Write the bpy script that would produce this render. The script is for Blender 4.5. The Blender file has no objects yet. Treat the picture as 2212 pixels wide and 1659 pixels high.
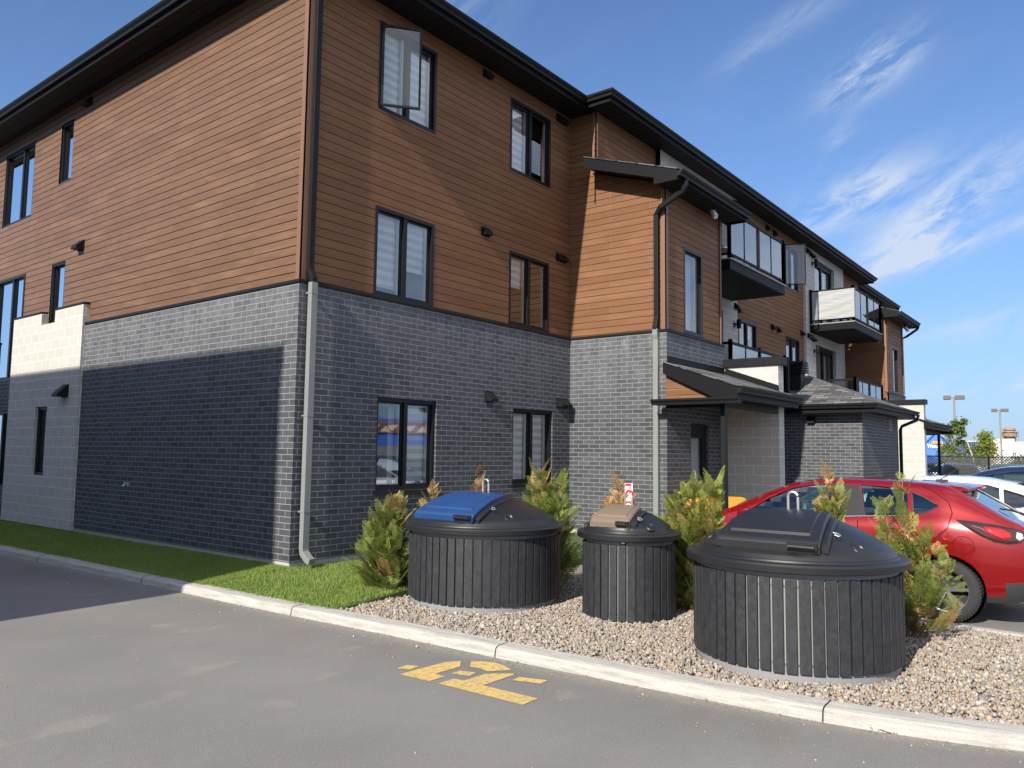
import bpy, bmesh, math, random
import numpy as np
from math import sin, cos, pi, radians, atan2, hypot, sqrt
from mathutils import Vector, Matrix
random.seed(7); np.random.seed(7)
sc = bpy.context.scene
COL = sc.collection

# ---------------------------------------------------------------- camera
YAW, PITCH, ROLL = radians(38.2278), radians(4.9772), radians(0.75522)
CAM = Vector((-6.521, -8.89, 1.75))
fw = Vector((cos(YAW)*cos(PITCH), sin(YAW)*cos(PITCH), sin(PITCH)))
rt0 = Vector((sin(YAW), -cos(YAW), 0)); up0 = rt0.cross(fw)
rt = cos(ROLL)*rt0 + sin(ROLL)*up0; up = -sin(ROLL)*rt0 + cos(ROLL)*up0
cd = bpy.data.cameras.new('camera'); co = bpy.data.objects.new('camera', cd); COL.objects.link(co)
M = Matrix((rt, up, -fw)).transposed().to_4x4(); M.translation = CAM
co.matrix_world = M
cd.sensor_width = 36; cd.lens = 36*1690.9/2212; cd.clip_start = 0.05; cd.clip_end = 3000
sc.camera = co

# ---------------------------------------------------------------- light
SD = Vector((-1.5, -0.129, 1.0)).normalized()          # towards the sun
W = bpy.data.worlds.new('World'); sc.world = W; W.use_nodes = True
nt = W.node_tree; N = nt.nodes; L = nt.links
bg = N['Background']; bg.inputs[1].default_value = 0.080
sky = N.new('ShaderNodeTexSky'); sky.sky_type = 'NISHITA'; sky.sun_disc = False
sky.sun_elevation = math.asin(SD.z); sky.sun_rotation = atan2(SD.x, SD.y) % (2*pi)
sky.air_density = 1.0; sky.dust_density = 0.1; sky.ozone_density = 1.6; sky.altitude = 50
def wm(op, a, b=None, c=None, clamp=False):
    n = N.new('ShaderNodeMath'); n.operation = op; n.use_clamp = clamp
    for i, v in enumerate((a, b, c)):
        if v is None: continue
        if isinstance(v, (int, float)): n.inputs[i].default_value = v
        else: L.new(v, n.inputs[i])
    return n.outputs[0]
tc = N.new('ShaderNodeTexCoord')
def wdot(vec):
    n = N.new('ShaderNodeVectorMath'); n.operation = 'DOT_PRODUCT'; n.inputs[1].default_value = vec
    L.new(tc.outputs['Generated'], n.inputs[0]); return n.outputs['Value']
AZ, EL = radians(14), radians(18)
e0 = Vector((cos(AZ)*cos(EL), sin(AZ)*cos(EL), sin(EL))); e1 = Vector((sin(AZ), -cos(AZ), 0)); e2 = e1.cross(e0)
d0 = wm('MAXIMUM', wdot(e0), 0.05)
ca = wm('DIVIDE', wdot(e1), d0); cb = wm('DIVIDE', wdot(e2), d0)
cx = N.new('ShaderNodeCombineXYZ'); L.new(ca, cx.inputs[0]); L.new(cb, cx.inputs[1])
def cnoise(ang, sx, sy, scale, det, dist, off=0.0, rough=0.55):
    m = N.new('ShaderNodeMapping'); m.vector_type = 'POINT'
    m.inputs['Rotation'].default_value = (0, 0, -ang); m.inputs['Scale'].default_value = (1, 1, 1)
    m.inputs['Location'].default_value = (off, off*.7, 0)
    L.new(cx.outputs[0], m.inputs[0])
    m2 = N.new('ShaderNodeMapping'); m2.inputs['Scale'].default_value = (sx, sy, 1); L.new(m.outputs[0], m2.inputs[0])
    n = N.new('ShaderNodeTexNoise'); n.inputs['Scale'].default_value = scale; n.inputs['Detail'].default_value = det
    n.inputs['Distortion'].default_value = dist; n.inputs['Roughness'].default_value = rough
    L.new(m2.outputs[0], n.inputs['Vector']); return n.outputs['Fac']
n1 = cnoise(0.52, 1, 3.6, 9, 8, 0.35, 1.3, 0.60); n2 = cnoise(0.40, 1, 2.2, 30, 5, 1.2, 4.1, 0.6); n3 = cnoise(0.3, 1, 3.0, 5, 5, 0.4, 2.2)
nmix = wm('ADD', wm('MULTIPLY', n1, 0.75), wm('MULTIPLY', n2, 0.25))
# patches: centre a,b, half length, half width, angle, strength, noise threshold shift
PATCH = [(0.018, 0.121, .058, .026, .48, 1.1), (0.0, -.014, .085, .028, .38, 1.1), (.075, -.050, .110, .034, .60, 1.35),
         (.062, -.090, .075, .013, .28, .9), (-.092, .172, .075, .020, .45, .20), (.12, -.170, .10, .022, .15, .45),
         (.13, -.243, .13, .024, .12, .75), (-.02, .05, .030, .014, .8, .35), (.17, -.055, .05, .014, .3, .5),
         (-.03, .20, .09, .02, .4, .12), (0.03, -.30, .22, .02, .05, .35)]
# the same streaks carried on round the sky, outside this view
PATCH += [(-.75, .25, .35, .10, .3, .6), (-.5, .6, .4, .08, .5, .5), (.7, .3, .35, .09, .4, .7), (.5, -.12, .2, .05, .2, .7), (1.2, .2, .5, .12, .3, .6)]
tot = None
for (a, b, la, lb, an, st) in PATCH:
    da = wm('SUBTRACT', ca, a); db = wm('SUBTRACT', cb, b)
    x_ = wm('DIVIDE', wm('ADD', wm('MULTIPLY', da, cos(an)), wm('MULTIPLY', db, sin(an))), la)
    y_ = wm('DIVIDE', wm('SUBTRACT', wm('MULTIPLY', db, cos(an)), wm('MULTIPLY', da, sin(an))), lb)
    r2 = wm('ADD', wm('MULTIPLY', x_, x_), wm('MULTIPLY', y_, y_))
    g = wm('POWER', 2.718, wm('MULTIPLY', r2, -1.5))
    v = wm('MULTIPLY', g, st)
    tot = v if tot is None else wm('ADD', tot, v)
ns = wm('MULTIPLY', wm('SUBTRACT', nmix, 0.41), 6.0, clamp=True)
cl = wm('MULTIPLY', tot, ns)
cl = wm('ADD', cl, wm('MULTIPLY', wm('MULTIPLY', wm('SUBTRACT', n3, 0.52), 0.5, clamp=True), 0.25))
cl = wm('MINIMUM', wm('MAXIMUM', cl, 0.0), 0.88)
sepz = N.new('ShaderNodeSeparateXYZ'); L.new(tc.outputs['Generated'], sepz.inputs[0])
hz = wm('POWER', wm('SUBTRACT', 1.0, wm('MAXIMUM', sepz.outputs[2], 0.0)), 4.0)   # thin haze near the horizon
mxh = N.new('ShaderNodeMixRGB'); mxh.inputs['Color2'].default_value = (1.75, 2.85, 4.9, 1)
L.new(wm('MULTIPLY', hz, 0.80, clamp=True), mxh.inputs['Fac'])
tint = N.new('ShaderNodeMixRGB'); tint.blend_type = 'MULTIPLY'; tint.inputs['Fac'].default_value = 1
SKYTINT = (0.70, 0.87, 1.12, 1)
tint.inputs['Color2'].default_value = SKYTINT; L.new(sky.outputs[0], tint.inputs['Color1'])
L.new(tint.outputs[0], mxh.inputs['Color1'])
mxc = N.new('ShaderNodeMixRGB'); mxc.inputs['Color2'].default_value = (4.6, 5.2, 6.3, 1)
L.new(cl, mxc.inputs['Fac']); L.new(mxh.outputs[0], mxc.inputs['Color1']); # bright cloud added behind the viewer, out of view, to light the shaded walls
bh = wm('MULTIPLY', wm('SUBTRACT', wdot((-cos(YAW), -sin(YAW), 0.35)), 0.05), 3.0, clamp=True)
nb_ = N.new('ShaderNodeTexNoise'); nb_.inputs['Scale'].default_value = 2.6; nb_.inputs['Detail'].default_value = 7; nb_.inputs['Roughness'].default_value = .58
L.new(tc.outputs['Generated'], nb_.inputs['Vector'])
bh = wm('MAXIMUM', bh, wm('MULTIPLY', wm('MULTIPLY', wm('SUBTRACT', wdot((.25, -.93, .25)), 0.35), 3.0, clamp=True), 0.7))  # more unseen cloud added to the right, so the panes reflect paler
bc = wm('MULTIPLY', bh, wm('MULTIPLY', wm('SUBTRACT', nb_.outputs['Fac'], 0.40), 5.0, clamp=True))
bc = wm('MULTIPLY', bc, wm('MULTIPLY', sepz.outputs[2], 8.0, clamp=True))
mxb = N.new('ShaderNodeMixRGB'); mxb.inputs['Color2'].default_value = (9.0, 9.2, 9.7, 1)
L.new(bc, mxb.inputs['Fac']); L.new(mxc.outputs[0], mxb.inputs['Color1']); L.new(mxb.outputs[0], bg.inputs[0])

sd = bpy.data.lights.new('sun', 'SUN'); sd.energy = 4.4; sd.angle = radians(0.53); sd.color = (1.0, 0.92, 0.79)
so = bpy.data.objects.new('sun', sd); COL.objects.link(so)
so.rotation_euler = SD.to_track_quat('Z', 'Y').to_euler(); so.location = (-20, -2, 20)
sc.view_settings.view_transform = 'Standard'; sc.view_settings.look = 'None'
sc.view_settings.exposure = 0.86; sc.view_settings.gamma = 1.0
sc.cycles.max_bounces = 8; sc.cycles.transparent_max_bounces = 12
sc.cycles.caustics_reflective = False; sc.cycles.caustics_refractive = False

# ---------------------------------------------------------------- materials
def mat(name, col=(.5, .5, .5), rough=.6, metal=0.0, spec=None, build=None):
    m = bpy.data.materials.new(name); m.use_nodes = True
    b = m.node_tree.nodes['Principled BSDF']
    b.inputs['Base Color'].default_value = (*col, 1); b.inputs['Roughness'].default_value = rough
    b.inputs['Metallic'].default_value = metal
    if spec is not None: b.inputs['Specular IOR Level'].default_value = spec
    if build: build(G(m), b)
    return m
class G:
    def __init__(s, m): s.t = m.node_tree; s.n = s.t.nodes; s.l = s.t.links
    def node(s, ty, **kw):
        n = s.n.new(ty)
        for k, v in kw.items():
            if k.startswith('i_'): n.inputs[k[2:].replace('_', ' ')].default_value = v
            else: setattr(n, k, v)
        return n
    def link(s, a, b): s.l.new(a, b)
    def coord(s, kind='Object'): return s.node('ShaderNodeTexCoord').outputs[kind]
    def noise(s, vec, scale, detail=4, rough=.55, dist=0.0):
        n = s.node('ShaderNodeTexNoise'); n.inputs['Scale'].default_value = scale; n.inputs['Detail'].default_value = detail
        n.inputs['Roughness'].default_value = rough; n.inputs['Distortion'].default_value = dist; s.link(vec, n.inputs['Vector']); return n.outputs['Fac']
    def maps(s, vec, scale=(1, 1, 1), loc=(0, 0, 0), rot=(0, 0, 0)):
        n = s.node('ShaderNodeMapping'); n.inputs['Scale'].default_value = scale; n.inputs['Location'].default_value = loc
        n.inputs['Rotation'].default_value = rot; s.link(vec, n.inputs['Vector']); return n.outputs[0]
    def ramp(s, fac, stops):
        n = s.node('ShaderNodeValToRGB'); e = n.color_ramp.elements
        while len(e) < len(stops): e.new(0.5)
        for el, (p, c) in zip(e, stops): el.position = p; el.color = (c, c, c, 1) if isinstance(c, (int, float)) else (*c, 1)
        s.link(fac, n.inputs[0]); return n.outputs[0]
    def mix(s, fac, a, b, blend='MIX'):
        n = s.node('ShaderNodeMixRGB', blend_type=blend)
        for i, v in ((0, fac), (1, a), (2, b)):
            if isinstance(v, (int, float)): n.inputs[i].default_value = v
            elif isinstance(v, tuple): n.inputs[i].default_value = (*v, 1)
            else: s.link(v, n.inputs[i])
        return n.outputs[0]
    def math(s, op, a, b=0.0, clamp=False):
        n = s.node('ShaderNodeMath', operation=op, use_clamp=clamp)
        for i, v in enumerate((a, b)):
            if isinstance(v, (int, float)): n.inputs[i].default_value = v
            else: s.link(v, n.inputs[i])
        return n.outputs[0]
    def bump(s, b, h, strength=.4, dist=.01):
        n = s.node('ShaderNodeBump'); n.inputs['Strength'].default_value = strength; n.inputs['Distance'].default_value = dist
        s.link(h, n.inputs['Height']); s.link(n.outputs[0], b.inputs['Normal'])
    def brick(s, vec, bw, rh, mortar, c1, c2, cm, bias=0.0, off=.5, smooth=.1):
        n = s.node('ShaderNodeTexBrick'); n.offset = off; n.inputs['Scale'].default_value = 1
        n.inputs['Brick Width'].default_value = bw; n.inputs['Row Height'].default_value = rh
        n.inputs['Mortar Size'].default_value = mortar; n.inputs['Mortar Smooth'].default_value = smooth
        n.inputs['Bias'].default_value = bias
        n.inputs['Color1'].default_value = (*c1, 1); n.inputs['Color2'].default_value = (*c2, 1); n.inputs['Mortar'].default_value = (*cm, 1)
        s.link(vec, n.inputs['Vector']); return n

def b_brick(g, b):
    uv = g.coord('UV'); ob = g.coord()
    wob = g.noise(ob, 9, 3); uv2 = g.node('ShaderNodeVectorMath', operation='ADD'); g.link(uv, uv2.inputs[0])
    wv = g.node('ShaderNodeCombineXYZ'); g.link(g.math('MULTIPLY', g.math('SUBTRACT', wob, .5), .006), wv.inputs[0]); g.link(g.math('MULTIPLY', g.math('SUBTRACT', wob, .5), .008), wv.inputs[1])
    g.link(wv.outputs[0], uv2.inputs[1])
    br = g.brick(uv2.outputs[0], .2472, .0838, .0065, (.027, .029, .036), (.058, .062, .074), (.20, .21, .225), smooth=.25)
    n = g.noise(ob, 5, 5, .65); c = g.mix(g.math('MULTIPLY', g.ramp(n, [(.35, 0), (.75, 1)]), .25), br.outputs['Color'], (.13, .14, .16))
    fine = g.noise(ob, 120, 3); c = g.mix(.35, c, g.ramp(fine, [(.2, .3), (.8, .7)]), 'OVERLAY')
    # lime bloom washed down from the ledge, strongest under it
    sz = g.node('ShaderNodeSeparateXYZ'); g.link(uv, sz.inputs[0])
    stre = g.noise(g.maps(uv, (2.2, .35, 1)), 1.6, 5, .7)
    blob = g.noise(ob, 14, 4, .7)
    topm = g.math('MULTIPLY', g.math('SUBTRACT', sz.outputs[1], 2.3), .55, clamp=True)
    e = g.math('MULTIPLY', g.math('MULTIPLY', topm, g.ramp(stre, [(.35, .15), (.7, 1)])), g.ramp(blob, [(.3, .25), (.7, 1)]))
    c = g.mix(g.math('MULTIPLY', e, .62, clamp=True), c, (.27, .28, .31))
    spot = g.ramp(g.noise(ob, 7, 8, .8), [(.70, 0), (.76, 1)])
    c = g.mix(g.math('MULTIPLY', spot, .5), c, (.45, .46, .48))
    g.link(c, b.inputs['Base Color'])
    h = g.math('ADD', g.math('MULTIPLY', br.outputs['Fac'], -1.0), g.math('MULTIPLY', fine, .25)); g.bump(b, h, .55, .006)
M_brick = mat('charcoal_brick', rough=.82, build=b_brick)
def b_block(g, b):
    uv = g.coord('UV'); ob = g.coord()
    br = g.brick(uv, .3985, .1925, .007, (.40, .39, .37), (.44, .43, .41), (.70, .69, .67), smooth=.4)
    n = g.noise(ob, 2.5, 5, .6); c = g.mix(g.math('MULTIPLY', n, .3), br.outputs['Color'], (.38, .37, .355))
    sz = g.node('ShaderNodeSeparateXYZ'); g.link(uv, sz.inputs[0])
    low = g.math('MULTIPLY', g.math('SUBTRACT', 1.0, g.math('MULTIPLY', sz.outputs[1], 1.6), clamp=True), g.ramp(g.noise(ob, 6, 5), [(.35, 0), (.7, 1)]))
    c = g.mix(g.math('MULTIPLY', low, .35, clamp=True), c, (.35, .33, .22))
    fine = g.noise(ob, 90, 3); c = g.mix(.10, c, fine, 'OVERLAY')
    g.link(c, b.inputs['Base Color']); g.bump(b, g.math('ADD', g.math('MULTIPLY', br.outputs['Fac'], -1.0), g.math('MULTIPLY', fine, .3)), .4, .005)
M_block = mat('pale_stone_block', rough=.85, build=b_block)
def wood(darkness, rough_, streak, rw=0.131):
    def f(g, b):
        uv = g.coord('UV'); ob = g.coord()
        br = g.brick(g.maps(uv, (1, 1, 1), (.31, -4.09 if rw < .13 else -4.113, 0)), 2.4, rw, .0022, (.138, .077, .043), (.170, .099, .058), (.10, .045, .025) if rw < .13 else (.30, .17, .11), off=.37, smooth=0)
        gr = g.noise(g.maps(uv, (2.2, 46, 1)), 2.2, 6, .65, .4)
        c = g.mix(g.math('MULTIPLY', g.ramp(gr, [(.35, 0), (.72, 1)]), streak), br.outputs['Color'], (.085, .042, .024))
        kn = g.noise(g.maps(uv, (1.1, 3.2, 1)), 1.7, 5, .7, .8)
        c = g.mix(g.math('MULTIPLY', g.ramp(kn, [(.60, 0), (.72, 1)]), .55*streak), c, (.085, .052, .046))
        lt = g.noise(g.maps(uv, (.8, 5, 1), (3, 9, 0)), 1.3, 3)
        c = g.mix(g.math('MULTIPLY', g.ramp(lt, [(.5, 0), (.75, 1)]), .35), c, (.27, .155, .09))
        if darkness != 1: c = g.mix(1.0, c, (darkness*1.03, darkness*.92, darkness*.84), 'MULTIPLY')
        g.link(c, b.inputs['Base Color']); g.bump(b, gr, .30, .003)
    return f
ROWH = 0.131
M_wood = mat('cedar_tone_siding', rough=.48, spec=.38, build=wood(1.0, .5, .75, .1264))
M_wood2 = mat('chestnut_siding', rough=.62, spec=.15, build=wood(1.14, .6, .32))
M_trimwood = mat('brown_corner_trim', (.165, .088, .055), .5)
def b_black(g, b):
    ob = g.coord(); n = g.noise(ob, 3, 4); g.link(g.mix(n, (.009, .0095, .011), (.014, .015, .018)), b.inputs['Base Color'])
M_black = mat('black_aluminium', rough=.5, spec=.14, build=b_black)
M_blackm = mat('black_frame', (.008, .009, .011), .4, 0, .25)
M_char = mat('charcoal_fascia', (.007, .0075, .010), .55, 0, .12)
def b_soffit(g, b):
    ob = g.coord(); w = g.node('ShaderNodeTexWave', wave_type='BANDS', bands_direction='X'); w.inputs['Scale'].default_value = 1.6; g.link(ob, w.inputs['Vector'])
    w2 = g.math('POWER', w.outputs['Fac'], 6.0)
    g.link(g.mix(w2, (.010, .010, .012), (.003, .003, .003)), b.inputs['Base Color']); g.bump(b, w2, .6, .01)
M_soffit = mat('black_soffit', rough=.6, spec=.2, build=b_soffit)
def b_shingle(g, b):
    uv = g.coord('UV'); ob = g.coord()
    br = g.brick(uv, .36, .145, .009, (.030, .031, .034), (.165, .165, .172), (.012, .012, .013), off=.43, smooth=0)
    n = g.noise(ob, 260, 2); c = g.mix(.30, br.outputs['Color'], g.ramp(n, [(.3, .2), (.75, .7)]), 'OVERLAY')
    g.link(c, b.inputs['Base Color']); g.bump(b, g.math('ADD', g.math('MULTIPLY', br.outputs['Fac'], -1.0), g.math('MULTIPLY', n, .4)), .6, .008)
M_shingle = mat('asphalt_shingle', rough=.93, build=b_shingle)
def b_conc(g, b):
    ob = g.coord(); n = g.noise(ob, 4, 6, .65); f = g.noise(ob, 80, 4)
    c = g.mix(n, (.28, .27, .245), (.45, .44, .42)); c = g.mix(.2, c, f, 'OVERLAY'); g.link(c, b.inputs['Base Color']); g.bump(b, f, .3, .004)
M_conc = mat('concrete', rough=.9, build=b_conc)
def b_kerb(g, b):
    ob = g.coord(); uv = g.coord('UV')
    n = g.noise(g.maps(uv, (.8, 9, 1)), 3, 7, .72); f = g.noise(ob, 70, 4)
    c = g.mix(g.ramp(n, [(.3, 0), (.62, 1)]), (.24, .23, .215), (.42, .41, .39))
    st = g.noise(g.maps(uv, (.5, 26, 1), (2, 3, 0)), 2.2, 6, .7); c = g.mix(g.math('MULTIPLY', g.ramp(st, [(.60, 0), (.68, 1)]), .75), c, (.33, .25, .17))
    st2 = g.noise(g.maps(uv, (1.3, 14, 1), (7, 1, 0)), 4, 6, .75); c = g.mix(g.math('MULTIPLY', g.ramp(st2, [(.62, 0), (.7, 1)]), .5), c, (.27, .27, .27))
    c = g.mix(.25, c, f, 'OVERLAY'); g.link(c, b.inputs['Base Color']); g.bump(b, g.math('ADD', g.math('MULTIPLY', n, 1.2), g.math('MULTIPLY', f, .5)), .6, .010)
M_kerb = mat('worn_concrete_kerb', rough=.9, build=b_kerb)
KPOLY = [0.00015522583068545133, 0.0001813437700418993, -0.005401642425534655, -0.03507676070333944, -1.3260127149577403]
def near_kerb(g, ob, c):
    # grit and sand gathered along the foot of the kerb
    s = g.node('ShaderNodeSeparateXYZ'); g.link(ob, s.inputs[0]); y = s.outputs[1]; acc = KPOLY[0]
    for k in KPOLY[1:]: acc = g.math('ADD', g.math('MULTIPLY', y, acc) if not isinstance(acc, float) else g.math('MULTIPLY', y, acc), k)
    d = g.math('SUBTRACT', acc, s.outputs[0])
    band = g.math('MULTIPLY', g.math('GREATER_THAN', d, -.02), g.math('SUBTRACT', 1.0, g.math('MULTIPLY', g.math('ABSOLUTE', d), 4.5), clamp=True))
    nn = g.ramp(g.noise(ob, 22, 6, .8), [(.42, 0), (.60, 1)])
    c = g.mix(g.math('MULTIPLY', g.math('MULTIPLY', band, nn), .75), c, (.34, .30, .24))
    wide = g.math('MULTIPLY', g.math('SUBTRACT', 1.0, g.math('MULTIPLY', g.math('ABSOLUTE', g.math('SUBTRACT', d, .35)), 1.8), clamp=True), g.noise(ob, 3.5, 5, .6))
    return g.mix(g.math('MULTIPLY', wide, .28), c, (.10, .095, .09))
def b_asph(g, b):
    ob = g.coord(); big = g.noise(ob, .45, 4, .6); mid = g.noise(g.maps(ob, (1, 1.7, 1)), 1.1, 6, .62); f = g.noise(ob, 130, 3, .7); v = g.node('ShaderNodeTexVoronoi'); v.inputs['Scale'].default_value = 210; g.link(ob, v.inputs['Vector'])
    c = g.mix(g.ramp(big, [(.3, 0), (.7, 1)]), (.160, .155, .151), (.210, .203, .197))
    c = g.mix(g.math('MULTIPLY', g.ramp(mid, [(.60, 0), (.66, 1)]), .32), c, (.28, .27, .255))
    sp = g.ramp(v.outputs['Distance'], [(.0, 1), (.22, 0)]); vc = g.ramp(v.outputs['Color'], [(.55, 0), (.9, 1)])
    c = g.mix(g.math('MULTIPLY', g.math('MULTIPLY', sp, vc), .45), c, (.30, .29, .28))
    c = g.mix(.55, c, g.ramp(f, [(.2, .2), (.8, .8)]), 'OVERLAY')
    oil = g.ramp(g.noise(ob, 1.9, 6, .75), [(.70, 0), (.76, 1)]); c = g.mix(g.math('MULTIPLY', oil, .35), c, (.06, .058, .056)); agg = g.node('ShaderNodeTexVoronoi'); agg.inputs['Scale'].default_value = 70; g.link(ob, agg.inputs['Vector']); c = g.mix(g.math('MULTIPLY', g.ramp(agg.outputs['Color'], [(.62, 0), (.95, 1)]), g.ramp(agg.outputs['Distance'], [(.15, .5), (.45, 0)])), c, (.33, .32, .31)); c = g.mix(g.math('MULTIPLY', g.ramp(agg.outputs['Color'], [(.0, 1), (.3, 0)]), g.ramp(agg.outputs['Distance'], [(.15, .55), (.45, 0)])), c, (.05, .05, .05))
    c = near_kerb(g, ob, c)
    g.link(c, b.inputs['Base Color']); g.bump(b, g.math('ADD', f, g.math('MULTIPLY', v.outputs['Distance'], .8)), .5, .006)
    g.link(g.ramp(mid, [(.3, .82), (.7, .95)]), b.inputs['Roughness'])
M_asph = mat('asphalt', rough=.9, spec=.3, build=b_asph)
def b_yel(g, b):
    ob = g.coord(); n = g.noise(ob, 26, 6, .7); f = g.noise(ob, 130, 3, .7)
    c = g.mix(g.ramp(g.noise(ob, 3, 3), [(.3, 0), (.7, 1)]), (.62, .43, .125), (.54, .39, .15)); c = g.mix(g.math('MULTIPLY', g.ramp(n, [(.48, 0), (.62, 1)]), .75), c, (.24, .20, .13)); pit = g.ramp(g.noise(ob, 190, 3, .7), [(.36, 1), (.46, 0)]); c = g.mix(g.math('MULTIPLY', pit, .85), c, (.12, .11, .09)); c = g.mix(.35, c, f, 'OVERLAY')
    g.link(c, b.inputs['Base Color']); g.bump(b, f, .5, .005)
M_yel = mat('worn_yellow_paint', rough=.85, build=b_yel)
def b_soil(g, b):
    ob = g.coord(); n = g.noise(ob, 60, 4); g.link(g.mix(n, (.12, .10, .08), (.30, .26, .21)), b.inputs['Base Color']); g.bump(b, n, 1, .02)
M_soil = mat('gravel_bed', rough=.95, build=b_soil)
def b_attr(name_, rough=.8, trans=0.0):
    def f(g, b):
        a = g.node('ShaderNodeAttribute', attribute_name='tone'); g.link(a.outputs['Color'], b.inputs['Base Color'])
        if trans:
            out = g.n['Material Output']; tr = g.node('ShaderNodeBsdfTranslucent'); g.link(a.outputs['Color'], tr.inputs[0])
            mx = g.node('ShaderNodeMixShader'); mx.inputs[0].default_value = trans; g.link(b.outputs[0], mx.inputs[1]); g.link(tr.outputs[0], mx.inputs[2]); g.link(mx.outputs[0], out.inputs[0])
    return f
M_stone = mat('river_stone', rough=.75, build=b_attr('tone'))
M_leaf = mat('foliage', rough=.6, spec=.25, build=b_attr('tone', trans=.30))
M_turfb = mat('lawn_soil', (.055, .085, .022), .95)
M_bark = mat('bark', (.20, .135, .09), .9)
def b_plastic(c1, c2, bumps=.25):
    def f(g, b):
        ob = g.coord(); n = g.noise(ob, 3, 4); f_ = g.noise(ob, 260, 2); g.link(g.mix(n, c1, c2), b.inputs['Base Color']); g.bump(b, f_, bumps, .002)
    return f
M_lid = mat('black_moulded_plastic', rough=.38, spec=.5, build=b_plastic((.010, .0105, .0125), (.016, .0165, .0195)))
M_blue = mat('blue_moulded_plastic', rough=.40, build=b_plastic((.010, .040, .135), (.013, .050, .165)))
M_tan = mat('taupe_moulded_plastic', rough=.42, build=b_plastic((.135, .105, .078), (.165, .13, .098)))
def b_slat(g, b):
    ob = g.coord(); n = g.noise(g.maps(ob, (1, 1, .6)), 22, 6, .75, .8); big = g.noise(ob, 3, 3)
    c = g.mix(g.ramp(n, [(.40, 0), (.75, 1)]), (.009, .010, .0125), (.036, .039, .047)); c = g.mix(g.math('MULTIPLY', big, .35), c, (.026, .029, .035)); g.link(c, b.inputs['Base Color']); g.bump(b, n, .35, .004)
M_slat = mat('black_composite_slat', rough=.62, build=b_slat)
M_liner = mat('grey_polyethylene', rough=.5, build=b_plastic((.19, .195, .205), (.24, .245, .255)))
M_steel = mat('galvanised_steel', (.55, .56, .57), .38, .85)
M_spout = mat('grey_downspout', rough=.42, build=b_plastic((.17, .185, .185), (.21, .225, .225), .0))
M_white = mat('white_plastic', (.72, .72, .70), .45)
def b_fabric(g, b):
    ob = g.coord(); n = g.noise(g.maps(ob, (1, 1, 5)), 3, 4); g.link(g.mix(n, (.27, .28, .285), (.36, .37, .38)), b.inputs['Base Color']); g.bump(b, n, .6, .03)
M_fabric = mat('pale_screen_cloth', rough=.8, build=b_fabric)
def b_blind(g, b):
    uv = g.coord('UV'); sz = g.node('ShaderNodeSeparateXYZ'); g.link(uv, sz.inputs[0]); fr = g.math('FRACT', g.math('DIVIDE', sz.outputs[1], .15))
    g.link(g.ramp(fr, [(.48, (.82, .83, .84)), (.52, (.56, .57, .58))]), b.inputs['Base Color'])
M_blind = mat('zebra_blind', rough=.8, build=b_blind)
M_curtain = mat('curtain', (.62, .62, .60), .85)
def glassmat(name, tint, refl, rough=.02):
    m = bpy.data.materials.new(name); m.use_nodes = True; g = G(m); g.n.remove(g.n['Principled BSDF']); out = g.n['Material Output']
    tr = g.node('ShaderNodeBsdfTransparent'); tr.inputs[0].default_value = (*tint, 1)
    gl = g.node('ShaderNodeBsdfGlossy'); gl.inputs['Roughness'].default_value = rough; gl.inputs[0].default_value = (.9, .95, 1, 1)
    lw = g.node('ShaderNodeFresnel'); lw.inputs[0].default_value = 1.45
    # gentle ripple of float panes
    bp = g.node('ShaderNodeBump'); bp.inputs['Strength'].default_value = .05 if name == 'window_glass' else 0; bp.inputs['Distance'].default_value = .02; g.link(g.noise(g.coord(), 1.7, 1), bp.inputs['Height']); g.link(bp.outputs[0], gl.inputs['Normal'])
    f = g.math('ADD', g.math('MULTIPLY', lw.outputs[0], 1.0), refl, clamp=True)
    mx = g.node('ShaderNodeMixShader'); g.link(f, mx.inputs[0]); g.link(tr.outputs[0], mx.inputs[1]); g.link(gl.outputs[0], mx.inputs[2]); g.link(mx.outputs[0], out.inputs[0]); return m
M_glass = glassmat('window_glass', (.95, .97, .98), .15)
M_rail = glassmat('railing_glass', (.88, .93, .94), .20)
M_sash = glassmat('open_sash_glass', (.62, .74, .84), .05)
M_cglass = glassmat('car_glass', (.42, .62, .60), .06)
M_cglass2 = glassmat('tinted_car_glass', (.10, .13, .16), .10)

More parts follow.
